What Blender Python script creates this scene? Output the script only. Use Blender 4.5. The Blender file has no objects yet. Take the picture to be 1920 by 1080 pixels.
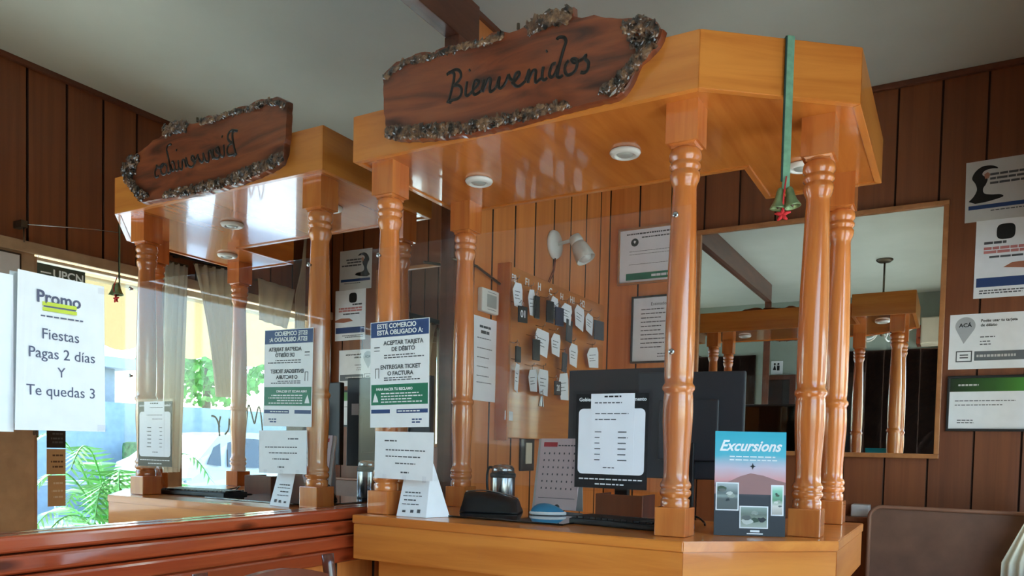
import bpy, bmesh, math, random
from mathutils import Matrix, Vector, noise
random.seed(7)
S = bpy.context.scene
C = S.collection
R = math.radians

# ------------------------------------------------------------------ camera
cam_data = bpy.data.cameras.new('camera')
cam = bpy.data.objects.new('camera', cam_data); C.objects.link(cam)
yaw, pitch, roll = R(29.862), R(-2.174), R(1.280)
fw = Vector((-math.sin(yaw)*math.cos(pitch), math.cos(yaw)*math.cos(pitch), math.sin(pitch)))
rt = Vector((math.cos(yaw), math.sin(yaw), 0)); up = rt.cross(fw)
rt2 = math.cos(roll)*rt + math.sin(roll)*up
up2 = -math.sin(roll)*rt + math.cos(roll)*up
M4 = Matrix((rt2, up2, -fw)).transposed().to_4x4()
M4.translation = Vector((1.5776, 0.0, 1.26))
cam.matrix_world = M4
cam_data.sensor_width = 36.0
cam_data.lens = 36.0*1441.24/1920.0
cam_data.shift_y = (894.98-540.0)/1920.0
cam_data.clip_start = 0.02
S.camera = cam

# ------------------------------------------------------------------ light
S.view_settings.view_transform = 'Standard'
S.view_settings.look = 'None'
S.view_settings.gamma = 1.0
S.view_settings.use_curve_mapping = False
S.view_settings.exposure = 1.33
world = bpy.data.worlds.new('sky'); S.world = world; world.use_nodes = True
wn = world.node_tree.nodes; wl = world.node_tree.links
sky = wn.new('ShaderNodeTexSky'); sky.sky_type = 'NISHITA'; sky.sun_disc = False
sky.sun_elevation = R(58); sky.sun_rotation = R(70); sky.air_density = 1.2; sky.dust_density = 1.5
wl.new(sky.outputs[0], wn['Background'].inputs[0]); wn['Background'].inputs[1].default_value = 0.55
sd = bpy.data.lights.new('sun', 'SUN'); sd.energy = 9.0; sd.angle = R(0.6); sd.color = (1.0, 0.95, 0.86)
sun = bpy.data.objects.new('sun', sd); C.objects.link(sun)
_d = Vector((-0.50, 0.12, -0.86)).normalized()         # light travels from the street side down to the house
sun.rotation_euler = _d.to_track_quat('-Z', 'Y').to_euler()
for (y0, y1, z0, z1) in ((-0.9, 1.5, 0.9, 2.06), (1.88, 2.5, 0.0, 2.04), (2.62, 3.55, 0.86, 2.04)):
    ld = bpy.data.lights.new('window_portal', 'AREA'); ld.shape = 'RECTANGLE'
    ld.size = y1-y0; ld.size_y = z1-z0; ld.cycles.is_portal = True
    lo = bpy.data.objects.new('window_portal', ld); C.objects.link(lo)
    lo.matrix_world = Matrix(((0, 0, 1, 2.06), (1, 0, 0, (y0+y1)/2), (0, 1, 0, (z0+z1)/2), (0, 0, 0, 1)))
try:
    S.cycles.max_bounces = 14; S.cycles.diffuse_bounces = 7; S.cycles.glossy_bounces = 8
    S.cycles.transmission_bounces = 10; S.cycles.transparent_max_bounces = 24
    S.cycles.sample_clamp_indirect = 12.0
except Exception:
    pass

# ------------------------------------------------------------------ materials
def srgb(r, g, b):
    f = lambda c: c/12.92 if c <= 0.04045 else ((c+0.055)/1.055)**2.4
    return (f(r/255), f(g/255), f(b/255), 1.0)
def base_mat(name):
    m = bpy.data.materials.new(name); m.use_nodes = True
    return m, m.node_tree.nodes, m.node_tree.links, m.node_tree.nodes['Principled BSDF']
def plain(name, col, rough=0.5, metal=0.0, coat=0.0, var=0.05, scale=8.0, bump=0.0, spec=0.5):
    m, n, l, b = base_mat(name)
    tc = n.new('ShaderNodeTexCoord'); nz = n.new('ShaderNodeTexNoise'); nz.inputs['Scale'].default_value = scale
    nz.inputs['Detail'].default_value = 5
    rp = n.new('ShaderNodeValToRGB')
    rp.color_ramp.elements[0].color = [c*(1-var*2) for c in col[:3]]+[1]
    rp.color_ramp.elements[1].color = [min(1, c*(1+var*2)) for c in col[:3]]+[1]
    rp.color_ramp.elements[0].position = 0.3; rp.color_ramp.elements[1].position = 0.7
    l.new(tc.outputs['Object'], nz.inputs['Vector']); l.new(nz.outputs[0], rp.inputs[0]); l.new(rp.outputs[0], b.inputs['Base Color'])
    b.inputs['Roughness'].default_value = rough; b.inputs['Metallic'].default_value = metal
    b.inputs['Coat Weight'].default_value = coat; b.inputs['Specular IOR Level'].default_value = spec
    if bump:
        bp = n.new('ShaderNodeBump'); bp.inputs['Strength'].default_value = bump; bp.inputs['Distance'].default_value = 0.01
        l.new(nz.outputs[0], bp.inputs['Height']); l.new(bp.outputs[0], b.inputs['Normal'])
    return m
def wood(name, light, dark, grain=(30, 30, 1.6), rough=0.35, coat=0.3, coat_rough=0.1, bump=0.08, vary=0.25, knots=False, rot=0.0):
    """Varnished timber: streaky grain along one axis, a little colour change from board to board."""
    m, n, l, b = base_mat(name)
    tc = n.new('ShaderNodeTexCoord'); oi = n.new('ShaderNodeObjectInfo')
    ad = n.new('ShaderNodeVectorMath'); ad.operation = 'ADD'
    sc = n.new('ShaderNodeVectorMath'); sc.operation = 'SCALE'
    cx = n.new('ShaderNodeCombineXYZ')
    l.new(oi.outputs['Random'], cx.inputs[0]); l.new(oi.outputs['Random'], cx.inputs[1]); l.new(oi.outputs['Random'], cx.inputs[2])
    l.new(cx.outputs[0], sc.inputs[0]); sc.inputs['Scale'].default_value = 17.0
    l.new(tc.outputs['Object'], ad.inputs[0]); l.new(sc.outputs[0], ad.inputs[1])
    mp = n.new('ShaderNodeMapping'); mp.inputs['Scale'].default_value = grain
    if rot:
        mr0 = n.new('ShaderNodeMapping'); mr0.inputs['Rotation'].default_value = (0, 0, -rot)
        l.new(ad.outputs[0], mr0.inputs['Vector']); l.new(mr0.outputs[0], mp.inputs['Vector'])
    else: l.new(ad.outputs[0], mp.inputs['Vector'])
    n1 = n.new('ShaderNodeTexNoise'); n1.inputs['Scale'].default_value = 1.0; n1.inputs['Detail'].default_value = 8; n1.inputs['Roughness'].default_value = 0.62
    n1.inputs['Distortion'].default_value = 0.6
    l.new(mp.outputs[0], n1.inputs['Vector'])
    n2 = n.new('ShaderNodeTexNoise'); n2.inputs['Scale'].default_value = 0.25; n2.inputs['Detail'].default_value = 3
    l.new(mp.outputs[0], n2.inputs['Vector'])
    mx = n.new('ShaderNodeMath'); mx.operation = 'MULTIPLY_ADD'; mx.inputs[1].default_value = 0.6; 
    l.new(n1.outputs[0], mx.inputs[0])
    m2 = n.new('ShaderNodeMath'); m2.operation = 'MULTIPLY'; m2.inputs[1].default_value = 0.4
    l.new(n2.outputs[0], m2.inputs[0]); l.new(m2.outputs[0], mx.inputs[2])
    rp = n.new('ShaderNodeValToRGB')
    rp.color_ramp.elements[0].position = 0.33; rp.color_ramp.elements[0].color = dark
    rp.color_ramp.elements[1].position = 0.60; rp.color_ramp.elements[1].color = light
    l.new(mx.outputs[0], rp.inputs[0])
    hs = n.new('ShaderNodeHueSaturation')
    mr = n.new('ShaderNodeMapRange'); mr.inputs['To Min'].default_value = 1-vary/2; mr.inputs['To Max'].default_value = 1+vary/2
    l.new(oi.outputs['Random'], mr.inputs['Value']); l.new(mr.outputs[0], hs.inputs['Value'])
    l.new(rp.outputs[0], hs.inputs['Color'])
    col = hs.outputs[0]
    if knots:
        vo = n.new('ShaderNodeTexVoronoi'); vo.inputs['Scale'].default_value = 1.0
        mk = n.new('ShaderNodeMapping'); mk.inputs['Scale'].default_value = (9, 4.5, 14)
        l.new(ad.outputs[0], mk.inputs['Vector']); l.new(mk.outputs[0], vo.inputs['Vector'])
        kr = n.new('ShaderNodeValToRGB'); kr.color_ramp.elements[0].position = 0.08; kr.color_ramp.elements[0].color = (1, 1, 1, 1)
        kr.color_ramp.elements[1].position = 0.2; kr.color_ramp.elements[1].color = (0, 0, 0, 1)
        l.new(vo.outputs['Distance'], kr.inputs[0])
        mm = n.new('ShaderNodeMix'); mm.data_type = 'RGBA'; l.new(kr.outputs[0], mm.inputs['Factor'])
        l.new(col, mm.inputs['A']); mm.inputs['B'].default_value = [c*0.45 for c in dark[:3]]+[1]
        col = mm.outputs['Result']
    l.new(col, b.inputs['Base Color'])
    b.inputs['Roughness'].default_value = rough; b.inputs['Coat Weight'].default_value = coat
    b.inputs['Coat Roughness'].default_value = coat_rough
    bp = n.new('ShaderNodeBump'); bp.inputs['Strength'].default_value = bump; bp.inputs['Distance'].default_value = 0.004
    l.new(n1.outputs[0], bp.inputs['Height']); l.new(bp.outputs[0], b.inputs['Normal'])
    return m
def emit(name, col, k):
    m, n, l, b = base_mat(name); b.inputs['Base Color'].default_value = col
    b.inputs['Emission Color'].default_value = col; b.inputs['Emission Strength'].default_value = k
    return m
def clear(name, tint=(1, 1, 1, 1), gloss=0.06, rough=0.02, haze=0.0):
    """Thin clear sheet: lets light straight through, mirrors a little, more at a slant."""
    m, n, l, b = base_mat(name); n.remove(b)
    out = n['Material Output']
    tr = n.new('ShaderNodeBsdfTransparent'); tr.inputs[0].default_value = tint
    gl = n.new('ShaderNodeBsdfGlossy'); gl.inputs['Roughness'].default_value = rough
    lw = n.new('ShaderNodeLayerWeight'); lw.inputs['Blend'].default_value = 0.5
    pw = n.new('ShaderNodeMath'); pw.operation = 'POWER'; pw.inputs[1].default_value = 5.0
    fr = n.new('ShaderNodeMath'); fr.operation = 'MULTIPLY_ADD'; fr.inputs[1].default_value = 0.6; fr.inputs[2].default_value = 0.025
    l.new(lw.outputs['Facing'], pw.inputs[0]); l.new(pw.outputs[0], fr.inputs[0])
    mx = n.new('ShaderNodeMixShader'); l.new(fr.outputs[0], mx.inputs[0])
    l.new(tr.outputs[0], mx.inputs[1]); l.new(gl.outputs[0], mx.inputs[2])
    last = mx
    if haze:
        df = n.new('ShaderNodeBsdfDiffuse'); df.inputs[0].default_value = (0.9, 0.92, 0.95, 1)
        m2 = n.new('ShaderNodeMixShader'); m2.inputs[0].default_value = haze
        l.new(mx.outputs[0], m2.inputs[1]); l.new(df.outputs[0], m2.inputs[2]); last = m2
    l.new(last.outputs[0], out.inputs[0])
    return m
def cloth(name, col, trans=0.5):
    m, n, l, b = base_mat(name); n.remove(b); out = n['Material Output']
    tc = n.new('ShaderNodeTexCoord'); nz = n.new('ShaderNodeTexNoise'); nz.inputs['Scale'].default_value = 60
    rp = n.new('ShaderNodeValToRGB'); rp.color_ramp.elements[0].color = [c*0.9 for c in col[:3]]+[1]; rp.color_ramp.elements[1].color = col
    l.new(tc.outputs['Object'], nz.inputs['Vector']); l.new(nz.outputs[0], rp.inputs[0])
    df = n.new('ShaderNodeBsdfDiffuse'); tl = n.new('ShaderNodeBsdfTranslucent')
    l.new(rp.outputs[0], df.inputs[0]); l.new(rp.outputs[0], tl.inputs[0])
    mx = n.new('ShaderNodeMixShader'); mx.inputs[0].default_value = trans
    l.new(df.outputs[0], mx.inputs[1]); l.new(tl.outputs[0], mx.inputs[2]); l.new(mx.outputs[0], out.inputs[0])
    return m
def gradient(name, stops, axis=1, rough=0.3, size=1.0, coat=0.0):
    m, n, l, b = base_mat(name)
    tc = n.new('ShaderNodeTexCoord'); sp = n.new('ShaderNodeSeparateXYZ'); l.new(tc.outputs['Object'], sp.inputs[0])
    nz = n.new('ShaderNodeTexNoise'); nz.inputs['Scale'].default_value = 20; l.new(tc.outputs['Object'], nz.inputs['Vector'])
    dv = n.new('ShaderNodeMath'); dv.operation = 'DIVIDE'; dv.inputs[1].default_value = size
    l.new(sp.outputs[axis], dv.inputs[0])
    ma = n.new('ShaderNodeMath'); ma.operation = 'MULTIPLY_ADD'; ma.inputs[1].default_value = 0.06
    l.new(nz.outputs[0], ma.inputs[0]); l.new(dv.outputs[0], ma.inputs[2])
    rp = n.new('ShaderNodeValToRGB'); e = rp.color_ramp.elements
    e[0].position, e[0].color = stops[0]; e[1].position, e[1].color = stops[-1]
    for p, c in stops[1:-1]:
        x = e.new(p); x.color = c
    l.new(ma.outputs[0], rp.inputs[0]); l.new(rp.outputs[0], b.inputs['Base Color'])
    b.inputs['Roughness'].default_value = rough; b.inputs['Coat Weight'].default_value = coat
    return m

M = {}
M['booth']   = wood('booth_varnished_pine', srgb(214, 134, 58), srgb(184, 100, 36), grain=(2.2, 22, 26), rough=0.3, coat=0.55, coat_rough=0.06, vary=0.12, bump=0.04)
M['booth_diag'] = wood('booth_varnished_pine_chamfer', srgb(214, 134, 58), srgb(184, 100, 36), grain=(2.2, 22, 26), rough=0.3, coat=0.55, coat_rough=0.06, vary=0.12, bump=0.04, rot=math.atan2(0.247, 0.304))
M['booth_y'] = wood('booth_varnished_pine_lengthwise', srgb(214, 134, 58), srgb(184, 100, 36), grain=(22, 2.2, 26), rough=0.3, coat=0.55, coat_rough=0.06, vary=0.12, bump=0.04)
M['soffit']  = wood('soffit_high_gloss_veneer', srgb(206, 122, 50), srgb(178, 94, 34), grain=(22, 2.0, 22), rough=0.22, coat=1.0, coat_rough=0.05, vary=0.06, bump=0.02)
M['column']  = wood('turned_column_varnish', srgb(214, 128, 62), srgb(182, 92, 40), grain=(26, 26, 2.0), rough=0.25, coat=0.8, coat_rough=0.05, vary=0.15, bump=0.03)
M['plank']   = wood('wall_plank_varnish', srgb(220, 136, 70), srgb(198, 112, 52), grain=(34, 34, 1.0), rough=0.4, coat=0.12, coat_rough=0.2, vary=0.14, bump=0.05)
M['plank_shaded'] = wood('shaded_wall_plank_varnish', srgb(138, 78, 44), srgb(114, 60, 34), grain=(34, 34, 1.0), rough=0.42, coat=0.1, coat_rough=0.25, vary=0.16, bump=0.05)  # copy of the wall plank with shade and vignetting put into its colour
M['gap']     = plain('shadow_gap_board', srgb(60, 32, 18), 0.8)
M['rail']    = wood('red_varnished_rail', srgb(168, 72, 38), srgb(124, 44, 22), grain=(24, 1.6, 24), rough=0.22, coat=0.8, coat_rough=0.08, vary=0.2, knots=True, bump=0.1)
M['beam']    = wood('dark_mirror_frame', srgb(112, 62, 40), srgb(84, 42, 26), grain=(26, 3, 26), rough=0.4, coat=0.2, vary=0.1)
M['chair']   = wood('chair_walnut', srgb(104, 52, 38), srgb(74, 34, 24), grain=(30, 30, 4), rough=0.3, coat=0.5, vary=0.1)
M['tan']     = plain('tan_painted_timber', srgb(168, 138, 108), 0.5, var=0.08, scale=14)
M['thin_frame'] = wood('thin_mirror_frame', srgb(186, 124, 74), srgb(160, 100, 56), grain=(20, 20, 4), rough=0.4, vary=0.1)
M['ceiling'] = plain('ceiling_paint', srgb(196, 200, 192), 0.9, var=0.02, scale=3, bump=0.05)
M['green']   = plain('grey_green_wall_paint', srgb(158, 168, 156), 0.8, var=0.03, scale=4, bump=0.04)
M['floor']   = plain('floor_tile', srgb(214, 200, 182), 0.35, var=0.1, scale=6)
M['cream']   = plain('cream_paint', srgb(214, 200, 178), 0.6, var=0.03)
M['white']   = plain('white_paper', srgb(242, 243, 248), 0.6, var=0.015, scale=20)
M['paper2']  = plain('grey_white_paper', srgb(208, 206, 206), 0.6, var=0.02, scale=20)
M['plastic'] = plain('white_plastic', srgb(226, 224, 216), 0.35, coat=0.2, var=0.01)
M['black']   = plain('black_plastic', srgb(24, 24, 27), 0.4, var=0.1, scale=50)
M['screenback'] = plain('monitor_back_plastic', srgb(44, 46, 54), 0.45, var=0.06, scale=3)
M['blackglass'] = plain('black_gloss_panel', srgb(12, 12, 14), 0.06, coat=1.0)
M['darkframe'] = plain('dark_picture_frame', srgb(40, 32, 30), 0.35, coat=0.3)
M['ink']     = plain('print_ink_grey', srgb(84, 86, 92), 0.7)
M['inkblack'] = plain('print_ink_black', srgb(22, 22, 26), 0.7)
M['paintblack'] = plain('black_brush_paint', srgb(16, 13, 12), 0.35, coat=0.3)
M['inkwhite'] = plain('print_white', srgb(236, 238, 240), 0.6)
M['navy']    = plain('print_navy', srgb(38, 66, 120), 0.5, var=0.03)
M['pgreen']  = plain('print_green', srgb(30, 118, 88), 0.5, var=0.03)
M['yellow']  = plain('highlighter_yellow', srgb(206, 220, 70), 0.6)
M['red']     = plain('print_red', srgb(190, 40, 54), 0.5)
M['redcloth'] = plain('red_felt', srgb(206, 40, 46), 0.8, bump=0.2, scale=80)
M['teal']    = plain('teal_ribbon', srgb(108, 150, 122), 0.75, var=0.08, scale=60, bump=0.1)
M['tealdark'] = plain('dark_teal_ribbon_edge', srgb(20, 52, 46), 0.8, var=0.08, scale=60)
M['bell']    = plain('green_gilt_bell', srgb(120, 140, 100), 0.35, metal=0.5, var=0.15, scale=40)
M['chrome']  = plain('brushed_steel', srgb(180, 180, 184), 0.25, metal=1.0, var=0.04)
M['bronze']  = plain('dull_bronze', srgb(96, 84, 70), 0.4, metal=0.8)
M['cordred'] = plain('brown_red_cord', srgb(120, 48, 30), 0.6)
M['blue']    = plain('blue_mouse_shell', srgb(36, 132, 178), 0.3, coat=0.5)
M['leather'] = plain('brown_upholstery', srgb(112, 78, 62), 0.55, var=0.08, scale=12, bump=0.15)
M['piping']  = plain('brown_piping', srgb(140, 98, 78), 0.5)
M['frost']   = plain('frosted_lamp_glass', srgb(214, 208, 198), 0.3, coat=0.6, var=0.02)
M['lens']    = plain('spot_lens_grey', srgb(170, 174, 168), 0.3, coat=0.4)
M['acrylic'] = clear('clear_acrylic_sheet', haze=0.012)
M['sleeve']  = clear('clear_plastic_sleeve', tint=(0.97, 0.97, 0.98, 1), haze=0.0)
M['glass']   = clear('window_glass', tint=(0.86, 0.95, 0.97, 1))
M['curtain'] = cloth('cream_curtain_cloth', srgb(226, 214, 192), 0.45)
M['sheer']   = cloth('sheer_curtain_cloth', srgb(232, 226, 212), 0.6)
M['awning']  = cloth('awning_canvas', srgb(204, 180, 134), 0.22)
M['greytag'] = plain('grey_key_fob', srgb(70, 74, 80), 0.4)
M['navytag'] = plain('navy_key_fob', srgb(36, 38, 66), 0.4)
M['cardboard'] = plain('cardboard_tan', srgb(186, 152, 110), 0.7)
m, n, l, b = base_mat('mirror_silvering'); b.inputs['Base Color'].default_value = (0.86, 0.885, 0.875, 1)
b.inputs['Metallic'].default_value = 1.0; b.inputs['Roughness'].default_value = 0.0
M['mirror'] = m
m, n, l, b = base_mat('dim_mirror_silvering'); b.inputs['Base Color'].default_value = (0.80, 0.845, 0.84, 1)
b.inputs['Metallic'].default_value = 1.0; b.inputs['Roughness'].default_value = 0.0
M['mirror2'] = m
# live-edge board: red-brown heart wood with dark smoky patches
m, n, l, b = base_mat('live_edge_slab')
tc = n.new('ShaderNodeTexCoord'); mp = n.new('ShaderNodeMapping'); mp.inputs['Scale'].default_value = (3.2, 9, 16)
l.new(tc.outputs['Object'], mp.inputs[0])
nz = n.new('ShaderNodeTexNoise'); nz.inputs['Scale'].default_value = 1.2; nz.inputs['Detail'].default_value = 9; nz.inputs['Distortion'].default_value = 1.2
l.new(mp.outputs[0], nz.inputs['Vector']); rp = n.new('ShaderNodeValToRGB'); e = rp.color_ramp.elements
e[0].position, e[0].color = 0.3, srgb(66, 32, 20); e[1].position, e[1].color = 0.68, srgb(148, 78, 42)
x = e.new(0.48); x.color = srgb(122, 60, 34)
l.new(nz.outputs[0], rp.inputs[0]); l.new(rp.outputs[0], b.inputs['Base Color'])
b.inputs['Roughness'].default_value = 0.35; b.inputs['Coat Weight'].default_value = 0.4
bp = n.new('ShaderNodeBump'); bp.inputs['Strength'].default_value = 0.35; bp.inputs['Distance'].default_value = 0.006
l.new(nz.outputs[0], bp.inputs['Height']); l.new(bp.outputs[0], b.inputs['Normal'])
M['slab'] = m
m, n, l, b = base_mat('bark_varnished')
tc = n.new('ShaderNodeTexCoord'); nz = n.new('ShaderNodeTexNoise'); nz.inputs['Scale'].default_value = 55; nz.inputs['Detail'].default_value = 6
l.new(tc.outputs['Object'], nz.inputs['Vector']); rp = n.new('ShaderNodeValToRGB'); e = rp.color_ramp.elements
e[0].position, e[0].color = 0.38, srgb(26, 18, 14); e[1].position, e[1].color = 0.7, srgb(150, 112, 78)
x = e.new(0.52); x.color = srgb(92, 62, 42)
l.new(nz.outputs[0], rp.inputs[0]); l.new(rp.outputs[0], b.inputs['Base Color']); b.inputs['Roughness'].default_value = 0.28
b.inputs['Coat Weight'].default_value = 0.9; b.inputs['Coat Roughness'].default_value = 0.08
bp = n.new('ShaderNodeBump'); bp.inputs['Strength'].default_value = 0.7; bp.inputs['Distance'].default_value = 0.004
l.new(nz.outputs[0], bp.inputs['Height']); l.new(bp.outputs[0], b.inputs['Normal'])
M['bark'] = m
def foliage(name, a, c):
    return plain(name, a, 0.6, var=0.3, scale=5)
M['leaf'] = plain('palm_leaf_green', srgb(84, 150, 74), 0.5, var=0.2, scale=6)
M['tree'] = plain('tree_crown_green', srgb(100, 160, 70), 0.7, var=0.3, scale=4)
M['drypalm'] = plain('dry_palm_frond', srgb(104, 84, 96), 0.7, var=0.2, scale=4)
M['trunk'] = plain('tree_bark_brown', srgb(96, 70, 50), 0.8, var=0.2)
M['pave'] = plain('pale_paving', srgb(190, 186, 178), 0.8, var=0.06, scale=2)
M['road'] = plain('street_asphalt', srgb(168, 172, 178), 0.8, var=0.05, scale=3)
M['carpaint'] = plain('white_car_paint', srgb(172, 184, 194), 0.25, coat=0.8, var=0.01)
M['carglass'] = plain('dark_car_glass', srgb(40, 56, 66), 0.08, coat=1.0)
M['tyre'] = plain('tyre_rubber', srgb(26, 26, 28), 0.8)
M['housewall'] = plain('grey_house_render', srgb(150, 154, 160), 0.8, var=0.04)
M['steelblue'] = plain('grey_blue_boundary_wall', srgb(146, 162, 172), 0.8, var=0.05)
M['signgreen'] = plain('dark_green_sign', srgb(34, 62, 58), 0.5)
M['hedge'] = plain('hedge_green', srgb(80, 120, 70), 0.8, var=0.3, scale=14, bump=0.4)

# ------------------------------------------------------------------ mesh helpers
def link(name, mesh, mat, parent=None, smooth=False):
    if mat is not None:
        mesh.materials.clear(); mesh.materials.append(M[mat] if isinstance(mat, str) else mat)
    if smooth:
        for p in mesh.polygons: p.use_smooth = True
    o = bpy.data.objects.new(name, mesh); C.objects.link(o)
    if parent is not None: o.parent = parent
    return o
def fin(bm, name, mat, parent=None, smooth=False):
    me = bpy.data.meshes.new(name); bmesh.ops.recalc_face_normals(bm, faces=bm.faces[:]); bm.to_mesh(me); bm.free()
    return link(name, me, mat, parent, smooth)
def add_box(bm, x0, y0, z0, x1, y1, z1, rot=None):
    v = [bm.verts.new((x, y, z)) for x in (x0, x1) for y in (y0, y1) for z in (z0, z1)]
    if rot is not None:
        for q in v: q.co = rot @ q.co
    for f in ((0, 1, 3, 2), (4, 6, 7, 5), (0, 4, 5, 1), (2, 3, 7, 6), (0, 2, 6, 4), (1, 5, 7, 3)):
        bm.faces.new([v[i] for i in f])
    return v
def box(name, x0, y0, z0, x1, y1, z1, mat, parent=None, bev=0.0, rot=None, seg=2):
    bm = bmesh.new(); add_box(bm, x0, y0, z0, x1, y1, z1, rot)
    bmesh.ops.recalc_face_normals(bm, faces=bm.faces[:])
    if bev > 0:
        bmesh.ops.bevel(bm, geom=bm.edges[:], offset=bev, segments=seg, affect='EDGES', profile=0.6)
    return fin(bm, name, mat, parent)
def add_prism(bm, pts, z0, z1, axis='z'):
    f = {'z': lambda p, h: (p[0], p[1], h), 'y': lambda p, h: (p[0], h, p[1]), 'x': lambda p, h: (h, p[0], p[1])}[axis]
    a = [bm.verts.new(f(p, z0)) for p in pts]; b_ = [bm.verts.new(f(p, z1)) for p in pts]
    n_ = len(pts)
    bm.faces.new(a); bm.faces.new(b_[::-1])
    for i in range(n_):
        j = (i+1) % n_; bm.faces.new((a[i], b_[i], b_[j], a[j]))
def prism(name, pts, z0, z1, mat, parent=None, axis='z', bev=0.0):
    bm = bmesh.new(); add_prism(bm, pts, z0, z1, axis)
    bmesh.ops.recalc_face_normals(bm, faces=bm.faces[:])
    if bev: bmesh.ops.bevel(bm, geom=bm.edges[:], offset=bev, segments=2, affect='EDGES')
    return fin(bm, name, mat, parent)
def add_lathe(bm, prof, seg=32, mat4=None):
    rings = []
    for r, z in prof:
        ring = [bm.verts.new((max(r, 1e-4)*math.cos(2*math.pi*i/seg), max(r, 1e-4)*math.sin(2*math.pi*i/seg), z)) for i in range(seg)]
        rings.append(ring)
    for a, b_ in zip(rings, rings[1:]):
        for i in range(seg):
            j = (i+1) % seg; bm.faces.new((a[i], a[j], b_[j], b_[i]))
    bm.faces.new(rings[0][::-1]); bm.faces.new(rings[-1])
    if mat4 is not None:
        for ring in rings:
            for v in ring: v.co = mat4 @ v.co
def lathe(name, prof, mat, parent=None, seg=32, mat4=None):
    bm = bmesh.new(); add_lathe(bm, prof, seg, mat4); return fin(bm, name, mat, parent, smooth=True)
def add_tube(bm, pts, r, seg=8, r1=None):
    pts = [Vector(p) for p in pts]; n_ = len(pts); rings = []
    t = (pts[1]-pts[0]).normalized(); ref = Vector((0, 0, 1)) if abs(t.z) < 0.9 else Vector((1, 0, 0))
    u = t.cross(ref).normalized()
    for i, p in enumerate(pts):
        t = (pts[min(i+1, n_-1)]-pts[max(i-1, 0)]).normalized()
        u = (u - t*u.dot(t)).normalized(); w = t.cross(u)
        rr = r if r1 is None else r+(r1-r)*i/(n_-1)
        rings.append([bm.verts.new(p+rr*(math.cos(2*math.pi*k/seg)*u+math.sin(2*math.pi*k/seg)*w)) for k in range(seg)])
    for a, b_ in zip(rings, rings[1:]):
        for i in range(seg):
            j = (i+1) % seg; bm.faces.new((a[i], a[j], b_[j], b_[i]))
    bm.faces.new(rings[0][::-1]); bm.faces.new(rings[-1])
def tube(name, pts, r, mat, parent=None, seg=8, r1=None):
    bm = bmesh.new(); add_tube(bm, pts, r, seg, r1); return fin(bm, name, mat, parent, smooth=True)
def curve_pts(p, k=5):
    """Catmull-Rom through the points."""
    p = [Vector(q) for q in p]; out = []
    if len(p) < 3: return p
    for i in range(len(p)-1):
        a, b_, c, d = p[max(i-1, 0)], p[i], p[i+1], p[min(i+2, len(p)-1)]
        for j in range(k):
            t = j/k
            out.append(0.5*((2*b_)+(c-a)*t+(2*a-5*b_+4*c-d)*t*t+(3*b_-a-3*c+d)*t**3))
    out.append(p[-1]); return out
def text(name, s, x, y, size, mat, parent, z=0.0012, align='CENTER', shear=0.0, offset=0.0, ext=0.0002, spacing=1.0, kind=None, sx=1.0):
    cu = bpy.data.curves.new(name, 'FONT'); cu.body = s; cu.size = size; cu.align_x = align; cu.align_y = 'CENTER'
    cu.shear = shear; cu.offset = offset; cu.extrude = ext; cu.resolution_u = 3; cu.space_character = spacing
    o = bpy.data.objects.new(name, cu); C.objects.link(o)
    bpy.context.view_layer.update()
    me = bpy.data.meshes.new_from_object(o.evaluated_get(bpy.context.evaluated_depsgraph_get()))
    bpy.data.objects.remove(o); bpy.data.curves.remove(cu)
    for v in me.vertices: v.co = Vector((v.co.x*sx+x, v.co.y+y, v.co.z+z))
    r = link(name, me, mat, parent); r['kind'] = 'stuff'
    return r
def bars(name, rects, mat, parent, z0=0.0004, z1=0.001):
    """Small print: thin raised strokes, one word per stroke."""
    bm = bmesh.new()
    for (x0, y0, x1, y1) in rects: add_box(bm, x0, y0, z0, x1, y1, z1)
    o = fin(bm, name, mat, parent); o['kind'] = 'stuff'; return o
def words(x0, x1, y, h, rnd, fill=1.0, wl=(0.006, 0.016), gap=0.003):
    out = []; x = x0; end = x0+(x1-x0)*fill
    while x < end:
        w = min(rnd.uniform(*wl), end-x)
        if w > 0.001: out.append((x, y-h/2, x+w, y+h/2))
        x += w+gap
    return out
def smallprint(name, x0, x1, ys, h, mat, parent, seed=1, fills=None, z0=0.0004, z1=0.001, wl=(0.006, 0.016)):
    rnd = random.Random(seed); r = []
    for i, y in enumerate(ys):
        r += words(x0, x1, y, h, rnd, (fills[i % len(fills)] if fills else rnd.uniform(0.7, 1.0)), wl)
    return bars(name, r, mat, parent, z0, z1)
def tag(o, label, cat=None, group=None, kind=None):
    if label: o['label'] = label
    if cat: o['category'] = cat
    if group: o['group'] = group
    if kind: o['kind'] = kind
    return o
def thing(name, label, cat, loc=(0, 0, 0), rotz=0.0, group=None, mat4=None, kind=None):
    o = bpy.data.objects.new(name, None); o.empty_display_size = 0.05; C.objects.link(o)
    if mat4 is not None: o.matrix_world = mat4
    else: o.location = loc; o.rotation_euler = (0, 0, rotz)
    return tag(o, label, cat, group, kind)
def frame4(loc, right, upv):
    r_, u_ = Vector(right).normalized(), Vector(upv).normalized(); n_ = r_.cross(u_)
    m_ = Matrix((r_, u_, n_)).transposed().to_4x4(); m_.translation = Vector(loc); return m_
BACK = lambda x, y, z: frame4((x, y, z), (1, 0, 0), (0, 0, 1))      # faces the room (-y)
SIDE = lambda x, y, z: frame4((x, y, z), (0, 1, 0), (0, 0, 1))      # faces +x
INW = lambda x, y, z: frame4((x, y, z), (0, -1, 0), (0, 0, 1))      # faces -x
FRONTW = lambda x, y, z: frame4((x, y, z), (-1, 0, 0), (0, 0, 1))   # faces +y
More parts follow.
